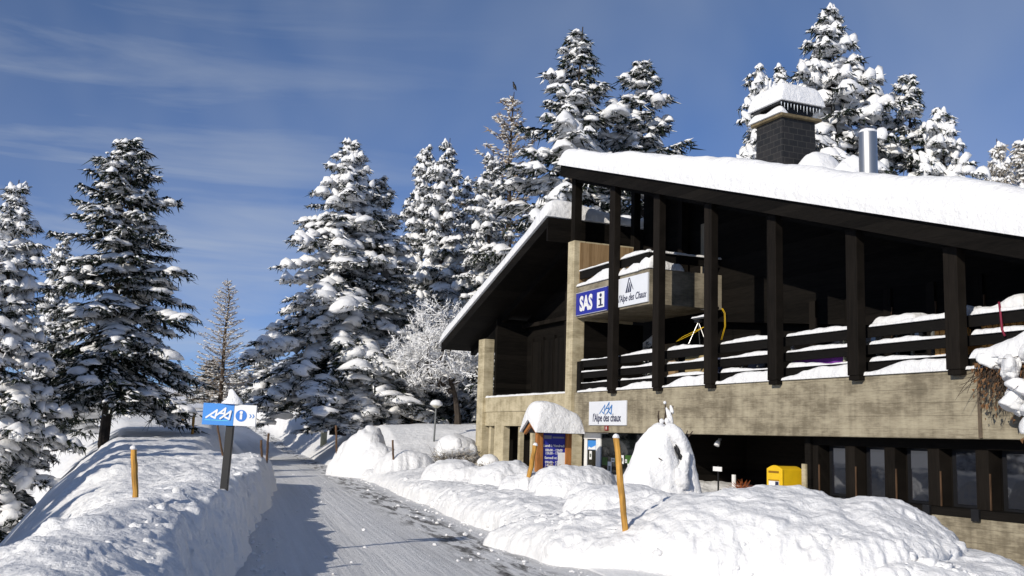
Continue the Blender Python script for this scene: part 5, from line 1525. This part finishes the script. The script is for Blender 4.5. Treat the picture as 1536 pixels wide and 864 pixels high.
# --- rubble stones at the foot of the base wall
for k, (px, py, r_, mt, lab) in enumerate(((1447, 842, .17, STONE, 'ochre rounded stone at the foot of the concrete base beside the snow bank'),
                                           (1477, 846, .24, ROCK_DK, 'larger dark stone right of the ochre stone below the base wall'),
                                           (1415, 826, .14, STONE, 'small ochre stone half under the bank edge at the base wall'),
                                           (1520, 850, .3, ROCK_DK, 'dark flat stone at the lower right corner of the photo'))):
    p = bpoint((15.75, 16.25, 15.3, 16.9)[k], -0.2 - .12 * (k % 2), -0.50)
    p[2] = max(gz(p[0], p[1]) + r_ * .3, -0.44)
    V, F = blobs(np.array([[0, 0, 0.0]]), np.array([[r_, r_ * .8, r_ * .62]]), np.array([k * 1.0]), np.zeros(1), 30 + k, 3, .25, .7, 1.2)
    o = link('stone', mesh_np('stone', V, F, True), mt)
    o.location = tuple(p)
    tag(o, lab, 'stone')

# --- crumbs of broken snow along the ploughed edges
rs = np.random.RandomState(77)
n = 650
yy = 11.5 + 34 * rs.rand(n) ** 1.7
right_side = rs.rand(n) < .62
uu = np.where(right_side, 0.75 - np.abs(rs.randn(n)) * .5, -ROAD_W + .05 + np.abs(rs.randn(n)) * .22)
uu = np.where(rs.rand(n) < .12, -ROAD_W * rs.rand(n), uu)
xx = xr(yy) + uu
zz = np.maximum(ground(xx, yy), 0.015)
sz = .008 + .035 * rs.rand(n) ** 4
V, F = blobs(np.stack([xx, yy, zz + sz * .3], 1), np.stack([sz * 1.3, sz, sz * .8], 1), rs.rand(n) * 6, np.zeros(n), 78, 1, .35, .8)
tag(link('snow_crumbs', mesh_np('snow_crumbs', V, F), SNOW), 'small crumbs of broken snow scattered along the road edges', 'snow crumbs', None, 'stuff')

# --- lumps of ploughed snow set in the bank faces
n = 420
seg = rs.randint(0, len(RIDGE) - 1, n); kk = rs.rand(n)
base_p = RIDGE[seg] + (RIDGE[seg + 1] - RIDGE[seg]) * kk[:, None]
dr_ = RIDGE[seg + 1] - RIDGE[seg]; dr_ /= np.linalg.norm(dr_, axis=1, keepdims=True)
off = rs.uniform(.8, 1.4, n) * np.where(base_p[:, 1] < 15, 1.25, 1)
pp = base_p + np.stack([-dr_[:, 1], dr_[:, 0]], 1) * off[:, None]
ll = rs.rand(n) < .28
yl = rs.uniform(6.5, 30, n)
pp[ll] = np.stack([xr(yl) - ROAD_W - np.interp(yl, [4, 7, 10, 14, 20, 30], [0.6, 0.72, 0.80, 0.50, 0.2, -0.4]) + rs.uniform(-.25, .55, n), yl], 1)[ll]
hz_ = ground(pp[:, 0], pp[:, 1])
keep = (hz_ > .03) & ((hz_ < .6) | ll)
pp, hz_ = pp[keep], hz_[keep]; n = len(pp)
sz = .02 + .075 * rs.rand(n) ** 3
V, F = blobs(np.stack([pp[:, 0], pp[:, 1], hz_ - sz * .3], 1), np.stack([sz * 1.25, sz, sz * .9], 1), rs.rand(n) * 6, rs.randn(n) * .4, 79, 2, .45, .9, 1.3)
tag(link('snow_chunks', mesh_np('snow_chunks', V, F, True), SNOW), 'broken lumps of ploughed snow stuck in the roadside bank faces', 'snow chunks', None, 'stuff')

# --- the bird on the larch tip
bp_ = at_depth(770, 134, 71)
bd = thing('bird', 'small dark crow perched on the tip of the tall larch', 'bird', tuple(bp_))
prof = [(-.30, .015, -.10), (-.20, .05, -.04), (-.08, .10, .04), (.04, .115, .12), (.13, .085, .20), (.19, .06, .26), (.24, .062, .31), (.29, .045, .33), (.33, .015, .325), (.40, .005, .315)]
smooth_all(MB().tube([(x, 0, z + .12) for x, r, z in prof], [r for x, r, z in prof], 10).build('body', BLACK, bd))
MB().tube([(.02, .03, .14), (.02, .03, -.02)], .012, 5).tube([(.02, -.03, .14), (.02, -.03, -.02)], .012, 5).build('legs', BLACK, bd)
bd.rotation_euler = (0, -.5, 2.6)

# names: drop helper numbering of shared data
bpy.context.view_layer.update()
